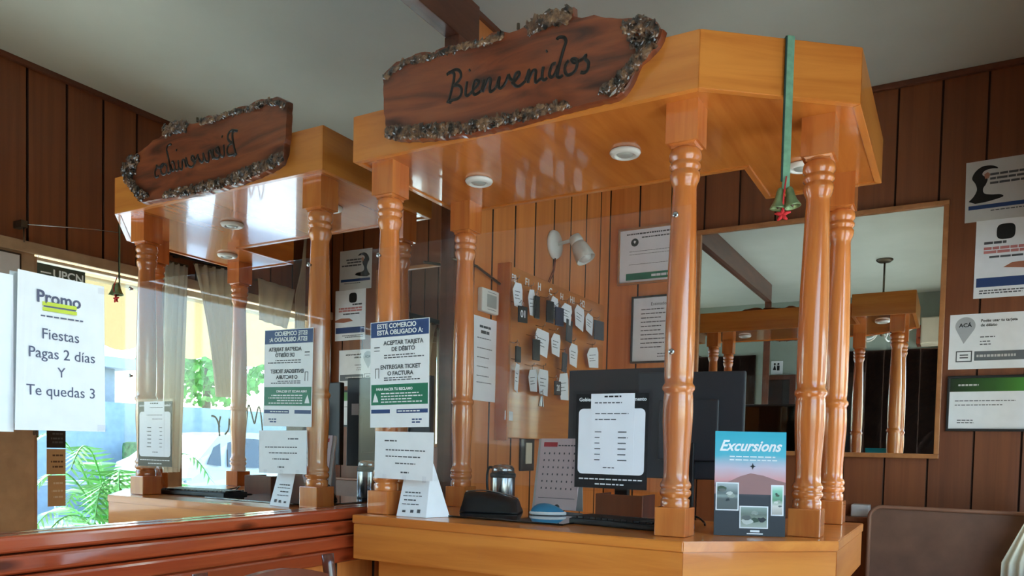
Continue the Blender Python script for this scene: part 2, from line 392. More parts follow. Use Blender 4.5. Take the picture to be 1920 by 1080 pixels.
def sheet(name, w, h, mat, parent, t=0.0006, curl=0.0, x0=0.0, y0=0.0, nx=10):
    """A sheet of paper lying in its parent's plane, optionally curling off at one side."""
    bm = bmesh.new(); g = []
    for i in range(nx+1):
        u = i/nx
        z = curl*(1-u)**2
        g.append([bm.verts.new((x0+w*u, y0+h*j, z+dz)) for dz in (0, t) for j in (0, 1)])
    for a, b_ in zip(g, g[1:]):
        bm.faces.new((a[0], a[1], b_[1], b_[0])); bm.faces.new((a[2], b_[2], b_[3], a[3]))
        bm.faces.new((a[0], b_[0], b_[2], a[2])); bm.faces.new((a[1], a[3], b_[3], b_[1]))
    bm.faces.new((g[0][0], g[0][2], g[0][3], g[0][1])); bm.faces.new((g[-1][0], g[-1][1], g[-1][3], g[-1][2]))
    return fin(bm, name, mat, parent)
def wavy(name, top, bot, mat, parent=None, waves=5, amp=0.02, n=60, rows=10, thick=0.0, mid=None, jag=0.0):
    """Hanging cloth between a top line and a bottom line (each two points), folded in vertical waves."""
    t0, t1 = [Vector(p) for p in top]; b0, b1 = [Vector(p) for p in bot]
    nrm = (t1-t0).cross(b0-t0).normalized(); bm = bmesh.new(); G = []
    for j in range(rows+1):
        v = j/rows; row = []
        for i in range(n+1):
            u = i/n
            a = t0.lerp(b0, v); c = t1.lerp(b1, v)
            if mid is not None:
                k = 4*v*(1-v)*mid; ctr = (a+c)/2; a = a.lerp(ctr, k); c = c.lerp(ctr, k)
            p = a.lerp(c, u)+nrm*amp*math.sin(2*math.pi*waves*u+0.6*math.sin(3*v))*(0.55+0.45*v)
            if jag and j == rows: p.z -= jag*abs(math.sin(math.pi*waves*u))
            row.append(bm.verts.new(p))
        G.append(row)
    for r0, r1 in zip(G, G[1:]):
        for i in range(n): bm.faces.new((r0[i], r0[i+1], r1[i+1], r1[i]))
    o = fin(bm, name, mat, parent, smooth=True)
    md = o.modifiers.new('thickness', 'SOLIDIFY'); md.thickness = 0.0015
    return o

# ================================================================== ROOM SHELL
YB, ZC, XW = 3.703, 2.853, 1.904        # back wall, ceiling height, window wall
def struct(o): o['kind'] = 'structure'; return o
struct(box('floor', -1.6, -1.17, -0.06, 2.02, 3.80, 0.0, 'floor'))
struct(box('ceiling', -1.6, -1.17, ZC, 2.02, 3.80, ZC+0.1, 'ceiling'))
struct(box('wall_front', -1.6, -1.17, 0, 2.02, -1.07, ZC, 'green'))
struct(box('wall_alcove', -1.6, -1.07, 0, -1.5, -0.16, ZC, 'green'))
struct(box('wall_partition', -1.6, -0.16, 0, -0.1, -0.06, ZC, 'green'))
plank_meshes = {}
def plank_mesh(w, h, d=0.012, axis='x'):
    key = (round(w, 3), round(h, 3), axis)
    if key not in plank_meshes:
        bm = bmesh.new()
        if axis == 'x': add_box(bm, 0.0012, -d, 0, w-0.0012, 0, h)
        else: add_box(bm, 0, 0.0027, 0, d, w-0.0027, h)
        bmesh.ops.recalc_face_normals(bm, faces=bm.faces[:])
        bmesh.ops.bevel(bm, geom=[e_ for e_ in bm.edges if abs((e_.verts[0].co-e_.verts[1].co).z) > 0.5*h], offset=0.003, segments=1, affect='EDGES')
        bm.normal_update()
        ax_ = 0 if axis == 'y' else 1
        for f_ in bm.faces:                                   # groove faces painted dark to stand in for the shade between boards
            if abs(f_.normal[ax_]) < 0.95 and abs(f_.normal.z) < 0.5: f_.material_index = 1
        me = bpy.data.meshes.new('plank'); bm.to_mesh(me); bm.free(); plank_meshes[key] = me
    return plank_meshes[key]
def plank(me, mat, parent, loc):
    me2 = me
    if not me.materials: me.materials.append(M[mat]); me.materials.append(M['gap'])
    elif me.materials[0] != M[mat]:
        me2 = me.copy(); me2.materials[0] = M[mat]
    o = bpy.data.objects.new('plank', me2); C.objects.link(o); o.parent = parent; o.location = loc; return o
# back wall with vertical boards
wb = struct(box('wall_back', -0.1, YB+0.012, 0, 2.02, YB+0.1, ZC, 'gap'))
x = -0.005; edges = []
while x < 1.90:
    edges.append(x); x += 0.165
edges.append(1.904)
edges[0] = 0.0
for a, c in zip(edges, edges[1:]):
    plank(plank_mesh(c-a, ZC-0.003, axis='x'), 'plank' if a < 0.25 else 'plank_shaded', wb, (a, YB+0.012, 0))  # boards away from the corner take the copy with painted-in shade
struct(box('trim_1', 0.0, YB-0.022, ZC-0.024, 1.904, YB, ZC, 'beam', bev=0.004))
# mirror side wall (x = 0)
wl_ = struct(box('wall_left', -0.1, -0.16, 0, -0.012, YB+0.1, ZC, 'gap'))
y = -0.16
while y < 2.385:
    y2 = min(y+0.17, 2.39)
    plank(plank_mesh(y2-y, 0.93, axis='y'), 'plank', wl_, (-0.012, y, 0)); y = y2
ye = [2.39, 2.556, 2.73, 2.90, 3.075, 3.245, 3.415, 3.585, YB]
for a, c in zip(ye, ye[1:]):
    plank(plank_mesh(c-a, ZC-0.003, axis='y'), 'plank', wl_, (-0.012, a, 0))
struct(box('trim_2', 0.0, 2.40, ZC-0.018, 0.016, YB-0.03, ZC, 'beam'))
# window wall (x = 1.904): sills, posts and a boarded upper part
wr = struct(box('wall_right', XW+0.012, -1.07, 2.09, 2.02, YB+0.1, ZC, 'gap'))
for (nm, y0, y1, z0, z1, mt) in (('lower_wall', -1.07, 1.60, 0, 0.88, 'tan'), ('lower_wall', 2.56, YB+0.1, 0, 0.84, 'tan'),
        ('wall_post', -1.07, -0.92, 0.88, 2.09, 'tan'), ('wall_post', 1.52, 1.874, 0, 2.09, 'tan'), ('wall_post', 2.52, 2.60, 0, 2.09, 'tan'), ('wall_post', 3.57, YB+0.1, 0, 2.09, 'tan')):
    box(nm, XW, y0, z0, 2.02, y1, z1, mt, wr, bev=0.003)
y = 3.703
while y > -1.06:
    y0 = max(y-0.169, -1.07)
    p_ = plank(plank_mesh(y-y0, ZC-2.10, axis='y'), 'plank_shaded', wr, (XW, y0, 2.098)); y = y0
struct(box('trim_3', XW-0.018, -1.07, 2.05, XW, 3.70, 2.098, 'tan', bev=0.004))
struct(box('trim_4', XW-0.02, -1.07, ZC-0.022, XW, 3.68, ZC, 'beam'))

def window(name, y0, y1, z0, z1, mullions=()):
    w_ = box(name, XW+0.03, y0, z0, XW+0.075, y0+0.035, z1, 'tan'); struct(w_)
    box('window_frame', XW+0.03, y1-0.035, z0, XW+0.075, y1, z1, 'tan', w_, bev=0.003)
    box('window_frame', XW+0.03, y0+0.035, z0, XW+0.075, y1-0.035, z0+0.03, 'tan', w_, bev=0.003)
    box('window_frame', XW+0.03, y0+0.035, z1-0.03, XW+0.075, y1-0.035, z1, 'cream', w_, bev=0.003)
    for q in mullions: box('mullion', XW+0.035, q-0.012, z0+0.03, XW+0.07, q+0.012, z1-0.03, 'tan', w_)
    box('pane', XW+0.05, y0+0.03, z0+0.02, XW+0.053, y1-0.03, z1-0.02, 'glass', w_)
    return w_
window('added_window', -0.92, 1.52, 0.88, 2.05, (-0.1, 0.7))  # unseen window, added to bring daylight onto the booth front
w2 = window('window_2', 2.60, 3.57, 0.84, 2.05)
d1 = struct(box('door_1', XW+0.03, 1.874, 0.0, XW+0.075, 1.90, 2.05, 'tan'))
box('door_frame', XW+0.03, 2.485, 0.0, XW+0.075, 2.52, 2.05, 'tan', d1, bev=0.003)
box('door_frame', XW+0.03, 1.90, 2.036, XW+0.075, 2.485, 2.05, 'cream', d1, bev=0.003)
box('kick_board', XW+0.035, 1.90, 0.0, XW+0.07, 2.485, 0.28, 'tan', d1, bev=0.004)
box('pane', XW+0.05, 1.90, 0.28, XW+0.053, 2.485, 2.036, 'glass', d1)
hg = box('hinge', XW-0.012, 1.866, 1.27, XW+0.001, 1.884, 1.345, 'bronze', d1, bev=0.003)
lathe('hinge_pin', [(0.004, 0.0), (0.005, 0.01), (0.005, 0.09), (0.004, 0.1)], 'bronze', hg, seg=10, mat4=Matrix.Translation((XW-0.014, 1.876, 1.26)))
# brushed name on the window pane, read from inside the room
wn_ = thing('window_lettering', 'black brushed letters Mar on the street window pane, seen in the wall mirror', 'lettering', mat4=INW(XW+0.046, 3.19, 1.32))
def strokes(name, sts, r, mat, parent, flat=0.3, k=5):
    bm = bmesh.new()
    for s in sts:
        p = curve_pts([(a, c, 0.0) for a, c in s], k)
        for q in p: pass
        add_tube(bm, p, r, 8)
    for v in bm.verts: v.co.z *= flat
    o = fin(bm, name, mat, parent, smooth=True); return o
for nm, s in (('letter_m', [[(0, 0), (0.012, 0.09), (0.03, 0.15), (0.05, 0.09), (0.062, 0.05), (0.085, 0.11), (0.105, 0.155), (0.118, 0.08), (0.13, -0.04)]]),
              ('letter_a', [[(0.235, 0.06), (0.20, 0.09), (0.175, 0.05), (0.19, 0.0), (0.225, 0.02), (0.24, 0.07), (0.245, 0.01), (0.27, -0.02)]]),
              ('letter_r', [[(0.30, 0.08), (0.31, 0.03), (0.305, -0.03)], [(0.305, 0.02), (0.33, 0.07), (0.36, 0.08)]])):
    strokes(nm, s, 0.0055, 'inkblack', wn_)
# alcove wall behind the camera: door opening and wood panelling that the framed mirror shows
dr = struct(box('door_2', -0.62, -1.075, 0.0, 0.06, -1.055, 2.05, 'black'))
box('door_frame', -0.68, -1.07, 0.0, -0.62, -1.035, 2.09, 'chair', dr, bev=0.004)
box('door_frame', 0.06, -1.07, 0.0, 0.12, -1.035, 2.09, 'chair', dr, bev=0.004)
box('door_frame', -0.62, -1.07, 2.04, 0.06, -1.035, 2.09, 'chair', dr, bev=0.004)
wf = struct(box('wall_front_panelling', 0.30, -1.068, 0.0, 1.90, -1.05, 2.31, 'gap'))
x = 0.30
while x < 1.89:
    plank(plank_mesh(0.16, 2.30, axis='x'), 'beam', wf, (x, -1.05, 0)); x += 0.16

# ================================================================== WALL MIRROR + RAIL
mr_ = thing('wall_mirror', 'large plain wall mirror above the red wooden rail reflecting the booth and the street', 'mirror', (0, 0, 0))
box('mirror_glass', -0.012, -0.145, 1.06, 0.0, 2.27, 2.70, 'mirror', mr_)
box('top_board', -0.012, -0.16, 2.695, 0.028, 2.39, ZC-0.001, 'beam', mr_, bev=0.003)
box('side_board', -0.012, 2.255, 1.05, 0.030, 2.388, 2.695, 'beam', mr_, bev=0.003)
box('side_board', -0.10, -0.165, 0.0, 0.030, -0.145, 2.695, 'beam', mr_, bev=0.003)
rl = thing('wall_rail', 'red varnished horizontal wooden rail of stacked rounded boards below the wall mirror', 'rail', (0, 0, 0.915))
for z0, h_, d_ in ((0.0, 0.044, 0.046), (0.044, 0.040, 0.060), (0.084, 0.040, 0.052), (0.124, 0.036, 0.044)):
    box('rail_board', 0.0005, -0.14, z0+0.001, d_, 2.38, z0+h_-0.001, 'rail', rl, bev=0.009, seg=3)

# ================================================================== RECEPTION COUNTER
def offset_poly(pts, d):
    """Move every edge of a counter-clockwise polygon inwards by d."""
    n_ = len(pts); out = []
    for i in range(n_):
        p0, p1, p2 = Vector(pts[i-1]), Vector(pts[i]), Vector(pts[(i+1) % n_])
        e1, e2 = (p1-p0).normalized(), (p2-p1).normalized()
        n1, n2 = Vector((-e1.y, e1.x)), Vector((-e2.y, e2.x))
        k = n1+n2; out.append(tuple(p1+k*(d/max(0.2, (1+n1.dot(n2))))))
    return out
def boards(name, pts, idx, t, z0, z1, mats, parent, bev=0.0):
    ins = offset_poly(pts, t)
    for i in idx:
        j = (i+1) % len(pts)
        d = Vector(pts[j])-Vector(pts[i])
        prism(name, [pts[i], pts[j], ins[j], ins[i]], z0, z1, M['booth_diag' if min(abs(d.x), abs(d.y)) > 0.1 else mats[0] if abs(d.x) > abs(d.y) else mats[1]], parent, bev=bev)
CT = [(0.094, 1.672), (1.061, 1.672), (1.351, 1.936), (1.351, 2.50), (1.00, 2.50), (1.00, 2.235), (0.094, 2.235)]
ct = thing('reception_counter', 'orange varnished reception counter with a chamfered corner and a deep fascia', 'counter', (0, 0, 0))
prism('counter_top', offset_poly(CT, 0.0), 1.036, 1.060, 'booth', ct, bev=0.002)
boards('fascia_board', offset_poly(CT, 0.003), (0, 1, 2, 3, 4, 5, 6), 0.02, 0.935, 1.0355, ('booth', 'booth_y'), ct, bev=0.0015)
base = offset_poly(CT, 0.055)
boards('front_panel', base, (0, 1, 2, 3, 4, 5, 6), 0.018, 0.0, 0.96, ('booth', 'booth_y'), ct)

# ================================================================== CANOPY
CP = [(0.058, 1.694), (1.057, 1.694), (1.361, 1.941), (1.361, 2.527), (1.030, 2.527), (1.030, 2.237), (0.058, 2.237)]
ZT, ZB = 2.192, 2.064
cp = thing('booth_canopy', 'orange varnished canopy box over the reception counter with a glossy underside', 'canopy', (0, 0, 0))
boards('fascia_board', CP, (0, 1, 2, 3, 4, 5, 6), 0.018, ZB, ZT, ('booth', 'booth_y'), cp, bev=0.0012)
prism('soffit_panel', offset_poly(CP, 0.0181), ZB+0.004, ZB+0.016, 'soffit', cp)
prism('top_panel', offset_poly(CP, 0.0181), ZT-0.014, ZT-0.002, 'booth', cp)

# ================================================================== COLUMNS
HC = ZB+0.004-1.06
prof = [(0.033, 0.066), (0.034, 0.070), (0.034, 0.086), (0.030, 0.090), (0.036, 0.096), (0.0375, 0.102), (0.036, 0.108), (0.0325, 0.111), (0.036, 0.115), (0.0372, 0.120), (0.035, 0.126),
        (0.0310, 0.132), (0.0300, 0.150), (0.0305, 0.180), (0.0330, 0.225), (0.0355, 0.270), (0.0358, 0.300), (0.0348, 0.330), (0.0335, 0.338), (0.0350, 0.342), (0.0385, 0.347), (0.0385, 0.354), (0.0350, 0.359),
        (0.0330, 0.363), (0.0345, 0.380), (0.0352, 0.430), (0.0350, 0.500), (0.0338, 0.600), (0.0315, 0.690), (0.0290, 0.770), (0.0275, 0.815), (0.0280, 0.822), (0.0325, 0.832), (0.0350, 0.842), (0.0352, 0.850),
        (0.0315, 0.855), (0.0315, 0.858), (0.0360, 0.863), (0.0365, 0.870), (0.0325, 0.875), (0.0325, 0.878), (0.0372, 0.884), (0.0378, 0.893), (0.0360, 0.902), (0.031, 0.908)]
prof2 = []
for (r0, z0), (r1, z1) in zip(prof, prof[1:]):
    prof2.append((r0, z0))
    if z1-z0 > 0.03: prof2 += [(r0+(r1-r0)*t, z0+(z1-z0)*t) for t in (0.33, 0.66)]
prof2.append(prof[-1])
shaft_me = None
def column(x, y, label):
    global shaft_me
    t = thing('turned_column', label, 'column', (x, y, 1.0605), 0, 'turned wooden columns of the booth')
    box('base_block', -0.0375, -0.0375, 0, 0.0375, 0.0375, 0.068, 'column', t, bev=0.003)
    o = lathe('shaft', prof2, 'column', t, seg=40)
    # square head with pointed lower corners
    bm = bmesh.new(); h = 0.0375
    v = add_box(bm, -h, -h, 0.905, h, h, HC)
    bmesh.ops.recalc_face_normals(bm, faces=bm.faces[:])
    low = [e_ for e_ in bm.edges if all(abs(q.co.z-0.905) < 1e-5 for q in e_.verts)]
    bmesh.ops.bevel(bm, geom=low, offset=0.010, segments=3, affect='EDGES')
    fin(bm, 'head_block', 'column', t)
    return t
column(0.136, 1.768, 'turned wooden column behind the blue-headed card payment notice')
column(1.004, 1.784, 'turned wooden column at the front corner of the counter, between the two monitors')
column(1.267, 2.003, 'turned wooden column right of the excursions brochure stand')
column(0.136, 2.165, 'turned wooden column at the back left, beside the price list on the wall')
column(1.267, 2.430, 'rearmost turned wooden column at the right end of the counter')

# ================================================================== SPOTLIGHTS
for (x, y, lb) in ((0.300, 1.985, 'white round recessed spotlight in the canopy underside nearest the wall mirror'),
                   (0.775, 1.973, 'white round recessed spotlight in the canopy underside right of centre'),
                   (1.176, 2.285, 'white round recessed spotlight in the canopy underside behind the right columns')):
    t = thing('recessed_spotlight', lb, 'spotlight', (x, y, ZB+0.0035), 0, 'recessed spotlights in the canopy')
    bm = bmesh.new()
    add_lathe(bm, [(0.030, 0.0), (0.041, 0.0), (0.042, -0.004), (0.038, -0.010), (0.031, -0.013), (0.027, -0.012), (0.024, -0.006), (0.023, -0.0005)], 40)
    fin(bm, 'trim_ring', 'plastic', t, smooth=True)
    lathe('lens', [(0.001, -0.0135), (0.012, -0.0135), (0.019, -0.011), (0.0225, -0.006), (0.0225, -0.001)], 'lens', t, seg=32)

# ================================================================== WELCOME SIGN
OUT =  [(0.183, 2.273), (0.207, 2.289), (0.229, 2.297), (0.255, 2.299), (0.291, 2.303), (0.322, 2.304), (0.353, 2.291), (0.358, 2.298), (0.392, 2.299), (0.436, 2.295), (0.479, 2.289), (0.502, 2.289), (0.53, 2.3), (0.566, 2.296), (0.58, 2.287), (0.632, 2.293), (0.654, 2.305), (0.679, 2.311), (0.713, 2.31), (0.734, 2.301), (0.754, 2.304), (0.757, 2.282), (0.779, 2.276), (0.811, 2.274), (0.842, 2.258), (0.881, 2.247), (0.896, 2.244), (0.934, 2.234), (0.941, 2.237), (0.956, 2.225), (0.968, 2.206), (0.979, 2.199), (0.975, 2.182), (0.958, 2.163), (0.94, 2.15), (0.922, 2.14), (0.915, 2.124), (0.904, 2.102), (0.886, 2.082), (0.871, 2.074), (0.809, 2.074), (0.727, 2.071), (0.643, 2.067), (0.554, 2.062), (0.48, 2.064), (0.402, 2.069), (0.322, 2.077), (0.249, 2.089), (0.211, 2.101), (0.197, 2.128), (0.191, 2.155), (0.187, 2.181), (0.185, 2.223)]
ST = [
[(0.395, 2.227), (0.406, 2.231), (0.418, 2.225), (0.417, 2.205), (0.411, 2.183), (0.403, 2.157)] ,
[(0.397, 2.158), (0.412, 2.153)] ,
[(0.401, 2.229), (0.42, 2.234), (0.434, 2.229), (0.44, 2.216), (0.434, 2.204), (0.419, 2.195), (0.414, 2.195), (0.433, 2.191), (0.442, 2.181), (0.441, 2.167), (0.432, 2.159), (0.415, 2.158), (0.407, 2.157)] ,
[(0.459, 2.196), (0.456, 2.178), (0.455, 2.166), (0.46, 2.16), (0.469, 2.163)] ,
[(0.464, 2.222), (0.468, 2.224)] ,
[(0.469, 2.163), (0.479, 2.171), (0.492, 2.18), (0.494, 2.189), (0.485, 2.193), (0.479, 2.184), (0.477, 2.169), (0.482, 2.159), (0.491, 2.159), (0.503, 2.164)] ,
[(0.503, 2.164), (0.509, 2.182), (0.51, 2.189), (0.507, 2.159)] ,
[(0.507, 2.159), (0.514, 2.175), (0.523, 2.189), (0.53, 2.185), (0.528, 2.166), (0.53, 2.156), (0.537, 2.157), (0.546, 2.162)] ,
[(0.546, 2.162), (0.553, 2.18), (0.556, 2.185), (0.554, 2.165), (0.56, 2.158), (0.571, 2.165), (0.578, 2.177), (0.582, 2.187)] ,
[(0.582, 2.187), (0.586, 2.177), (0.593, 2.171), (0.6, 2.172)] ,
[(0.591, 2.162), (0.602, 2.168), (0.613, 2.178), (0.611, 2.186), (0.603, 2.184), (0.598, 2.172), (0.599, 2.159), (0.609, 2.152), (0.62, 2.154), (0.631, 2.161)] ,
[(0.631, 2.161), (0.637, 2.177), (0.64, 2.184), (0.638, 2.154)] ,
[(0.638, 2.154), (0.644, 2.17), (0.652, 2.181), (0.659, 2.178), (0.658, 2.161), (0.66, 2.151), (0.668, 2.154), (0.674, 2.158)] ,
[(0.68, 2.184), (0.677, 2.168), (0.678, 2.155), (0.685, 2.152), (0.691, 2.156)] ,
[(0.686, 2.218), (0.69, 2.22)] ,
[(0.713, 2.184), (0.705, 2.184), (0.699, 2.174), (0.697, 2.16), (0.704, 2.154), (0.712, 2.161), (0.718, 2.174), (0.717, 2.178)] ,
[(0.718, 2.155), (0.724, 2.183), (0.735, 2.217), (0.739, 2.229), (0.735, 2.239), (0.726, 2.243), (0.718, 2.243), (0.715, 2.239)] ,
[(0.717, 2.17), (0.718, 2.154), (0.725, 2.149), (0.733, 2.153)] ,
[(0.748, 2.183), (0.74, 2.176), (0.738, 2.162), (0.745, 2.15), (0.758, 2.151), (0.767, 2.159), (0.77, 2.173), (0.765, 2.183), (0.755, 2.184), (0.763, 2.175), (0.777, 2.177)] ,
[(0.777, 2.177), (0.787, 2.18), (0.792, 2.186), (0.791, 2.177), (0.799, 2.167), (0.798, 2.152), (0.79, 2.146), (0.78, 2.149)] ,
]
sg = thing('welcome_sign', 'live-edge bark slab sign reading Bienvenidos hung on the canopy front', 'sign', (0, 0, 0))
def fine(pts, step=0.012, jit=0.0016):
    out = []; rnd = random.Random(3)
    for i in range(len(pts)):
        a, c = Vector(pts[i]), Vector(pts[(i+1) % len(pts)]); n_ = max(1, int((c-a).length/step))
        for k in range(n_):
            p = a.lerp(c, k/n_); out.append((p.x+rnd.uniform(-jit, jit), p.y+rnd.uniform(-jit, jit)))
    return out
OUTF = fine(OUT)
bm = bmesh.new(); yf, ybk = 1.672, 1.693
fr_ = [bm.verts.new((a, yf, c)) for a, c in OUTF]
cx_, cz_ = sum(a for a, c in OUTF)/len(OUTF), sum(c for a, c in OUTF)/len(OUTF)
ou_ = [bm.verts.new((a+(a-cx_)*0.004, yf+0.006, c+(c-cz_)*0.02)) for a, c in OUTF]
bk_ = [bm.verts.new((a+(a-cx_)*0.008, ybk, c+(c-cz_)*0.03)) for a, c in OUTF]
n_ = len(OUTF)
for i in range(n_):
    j = (i+1) % n_
    bm.faces.new((fr_[i], fr_[j], ou_[j], ou_[i])); bm.faces.new((ou_[i], ou_[j], bk_[j], bk_[i]))
bm.faces.new(fr_); bm.faces.new(bk_[::-1])
fin(bm, 'board', 'slab', sg)
def inside(p, poly):
    r = False
    for i in range(len(poly)):
        (xa, ya), (xb, yb_) = poly[i], poly[i-1]
        if (ya > p[1]) != (yb_ > p[1]) and p[0] < (xb-xa)*(p[1]-ya)/(yb_-ya)+xa: r = not r
    return r
def lump(bm, c, r, rnd, sy=0.5):
    """One flake of bark: a crushed, twisted little stone shape."""
    res = bmesh.ops.create_icosphere(bm, subdivisions=1, radius=1.0)
    ax, az = rnd.uniform(0.7, 1.7), rnd.uniform(0.4, 1.0); rot = Matrix.Rotation(rnd.uniform(0, 3.1), 3, 'Y')
    for v in res['verts']:
        q = Vector((v.co.x*ax, v.co.y*sy, v.co.z*az))*r*rnd.uniform(0.75, 1.2)
        v.co = Vector(c)+rot @ q
def bark(line_a, line_b, count, r0, r1, seed, depth=0.002):
    rnd = random.Random(seed); out = []
    def along(L, t):
        seg_ = [(Vector(L[i+1])-Vector(L[i])).length for i in range(len(L)-1)]; tot = sum(seg_); d = t*tot
        for i, s_ in enumerate(seg_):
            if d <= s_ or i == len(seg_)-1: return Vector(L[i]).lerp(Vector(L[i+1]), min(1, d/s_))
            d -= s_
    for _ in range(count):
        t = rnd.random(); p = along(line_a, t).lerp(along(line_b, t), rnd.random())
        out.append((p.x, yf-rnd.uniform(0, depth), p.y, rnd.uniform(r0, r1)))
    return out
bm = bmesh.new(); rnd = random.Random(11)
L_ = bark([(0.197, 2.125), (0.402, 2.100), (0.507, 2.090), (0.642, 2.091), (0.739, 2.086)], [(0.202, 2.098), (0.322, 2.079), (0.48, 2.066), (0.643, 2.069), (0.76, 2.072)], 520, 0.004, 0.0095, 1, 0.005)
L_ += bark([(0.197, 2.125), (0.30, 2.11), (0.402, 2.100)], [(0.202, 2.098), (0.322, 2.079), (0.402, 2.071)], 240, 0.0045, 0.010, 5, 0.008)
L_ += bark([(0.885, 2.238), (0.893, 2.20), (0.925, 2.165), (0.885, 2.12), (0.828, 2.090)], [(0.945, 2.232), (0.975, 2.197), (0.958, 2.165), (0.915, 2.126), (0.880, 2.080)], 460, 0.0045, 0.0105, 2, 0.010)
for (a, c_, d, r_) in L_: lump(bm, (a, c_, d), r_, rnd)
o = fin(bm, 'bark_crust', 'bark', sg); o['kind'] = 'stuff'
bm = bmesh.new()
for (a, c_, d, r_) in bark([(0.188, 2.268), (0.255, 2.292), (0.353, 2.288), (0.436, 2.290), (0.502, 2.284), (0.57, 2.289)], [(0.19, 2.262), (0.255, 2.283), (0.353, 2.280), (0.436, 2.284), (0.502, 2.278), (0.57, 2.282)], 260, 0.004, 0.009, 3, 0.006) \
        + bark([(0.632, 2.293), (0.679, 2.309), (0.754, 2.303)], [(0.64, 2.270), (0.68, 2.276), (0.745, 2.275)], 160, 0.004, 0.011, 4, 0.006): lump(bm, (a, c_, d), r_*1.1, rnd, 0.4)
o = fin(bm, 'bark_edge', 'bark', sg); o['kind'] = 'stuff'
bm = bmesh.new()
for s in ST:
    p = curve_pts([(a, 0.0, c) for a, c in s], 5)
    add_tube(bm, p, 0.0042, 8)
for v in bm.verts: v.co.y = yf-0.0005+v.co.y*0.35
fin(bm, 'lettering', 'paintblack', sg, smooth=True)
lathe('hanging_peg', [(0.004, -0.002), (0.004, 0.012)], 'bronze', sg, seg=10, mat4=Matrix.Translation((0.6, 1.684, 2.30)))

# ================================================================== BELL ORNAMENT ON THE CHAMFER
bo = thing('bell_ornament', 'long green ribbon with two small bells and a red bow hung from the canopy corner', 'ornament', (1.2235, 1.8225, 2.192))
box('ribbon', -0.008, -0.003, -0.335, 0.010, 0.0, 0.002, 'teal', bo, rot=Matrix.Rotation(R(42), 3, 'Z'))
box('ribbon_edge', -0.012, -0.0035, -0.32, -0.008, -0.001, 0.001, 'tealdark', bo, rot=Matrix.Rotation(R(42), 3, 'Z'))
box('hanger_tab', -0.008, -0.003, 0.0005, 0.010, 0.014, 0.003, 'teal', bo, rot=Matrix.Rotation(R(42), 3, 'Z'))
bell_prof = [(0.003, 0.0), (0.008, -0.003), (0.011, -0.012), (0.012, -0.026), (0.016, -0.042), (0.022, -0.056), (0.0235, -0.060), (0.0215, -0.060), (0.014, -0.044), (0.010, -0.02)]
for dx, tilt in ((-0.006, 6), (0.011, -12)):
    mt = Matrix.Translation((dx, -0.012, -0.335)) @ Matrix.Scale(0.78, 4) @ Matrix.Rotation(R(tilt), 4, 'Y')
    b_ = lathe('bell', bell_prof, 'bell', bo, seg=24, mat4=mt)
    lathe('clapper', [(0.001, -0.044), (0.005, -0.048), (0.006, -0.054), (0.001, -0.060)], 'bronze', b_, seg=12, mat4=mt)
bm = bmesh.new()
for k in range(5):
    a = 2*math.pi*k/5+0.3; c_, s_ = math.cos(a), math.sin(a)
    add_tube(bm, [(0, -0.014, -0.396), (0.010*c_, -0.016, -0.396+0.010*s_), (0.018*c_, -0.014, -0.396+0.014*s_)], 0.0055, 8, 0.002)
fin(bm, 'red_bow', 'redcloth', bo, smooth=True)
tube('red_string', [(0.004, -0.008, -0.31), (0.003, -0.024, -0.355), (0.0, -0.016, -0.394)], 0.0018, 'redcloth', bo)

# ================================================================== ACRYLIC SCREEN + NOTICES ON IT
ac = thing('acrylic_screen', 'clear acrylic screen hung across the front columns of the booth', 'screen', (0.575, 1.724, 1.165))
box('sheet', -0.505, -0.0025, 0, 0.465, 0.0025, 0.655, 'acrylic', ac, bev=0.001)
for xx in (-0.44, 0.430):
    for zz in ((0.325, 0.636) if xx > 0 else (0.636,)): lathe('standoff', [(0.004, -0.006), (0.004, 0.0025), (0.007, 0.003), (0.007, 0.005), (0.005, 0.007)], 'chrome', ac, seg=14, mat4=Matrix.Translation((xx, 0, zz)) @ Matrix.Rotation(R(90), 4, 'X'))
YA = 1.7205
n1_ = thing('card_payment_notice', 'notice with a navy header ESTE COMERCIO and a green band on the acrylic screen', 'notice', mat4=BACK(0.115, YA, 1.310) @ Matrix.Rotation(R(0.8), 4, 'Z'))
sheet('paper', 0.208, 0.300, 'white', n1_)
box('header_band', 0.002, 0.256, 0.0005, 0.206, 0.298, 0.001, 'navy', n1_)
text('header_text', 'ESTE COMERCIO', 0.024, 0.286, 0.0185, 'inkwhite', n1_, align='LEFT', offset=0.0005)
text('header_text', 'ESTÁ OBLIGADO A:', 0.024, 0.268, 0.0185, 'inkwhite', n1_, align='LEFT', offset=0.0005)
text('body_text', 'ACEPTAR TARJETA', 0.118, 0.238, 0.0165, 'ink', n1_, offset=0.0004)
text('body_text', 'DE DÉBITO', 0.118, 0.220, 0.0165, 'ink', n1_, offset=0.0004)
text('body_text', 'ENTREGAR TICKET', 0.108, 0.170, 0.0165, 'ink', n1_, offset=0.0004)
text('body_text', 'O FACTURA', 0.108, 0.152, 0.0165, 'ink', n1_, offset=0.0004)
smallprint('small_print', 0.05, 0.19, (0.204, 0.197, 0.140, 0.134), 0.003, 'ink', n1_, 3)
bars('pictograms', [(0.014, 0.226, 0.034, 0.229), (0.014, 0.217, 0.034, 0.219), (0.018, 0.140, 0.020, 0.168), (0.030, 0.140, 0.032, 0.168), (0.018, 0.166, 0.032, 0.168)], 'ink', n1_)
box('green_band', 0.004, 0.064, 0.0005, 0.204, 0.122, 0.001, 'pgreen', n1_)
text('green_text', 'PARA HACER TU RECLAMO', 0.022, 0.108, 0.0105, 'inkwhite', n1_, align='LEFT', offset=0.0003)
smallprint('green_small_print', 0.040, 0.19, (0.096, 0.088, 0.080, 0.072), 0.0032, 'inkwhite', n1_, 5, z0=0.001, z1=0.0015)
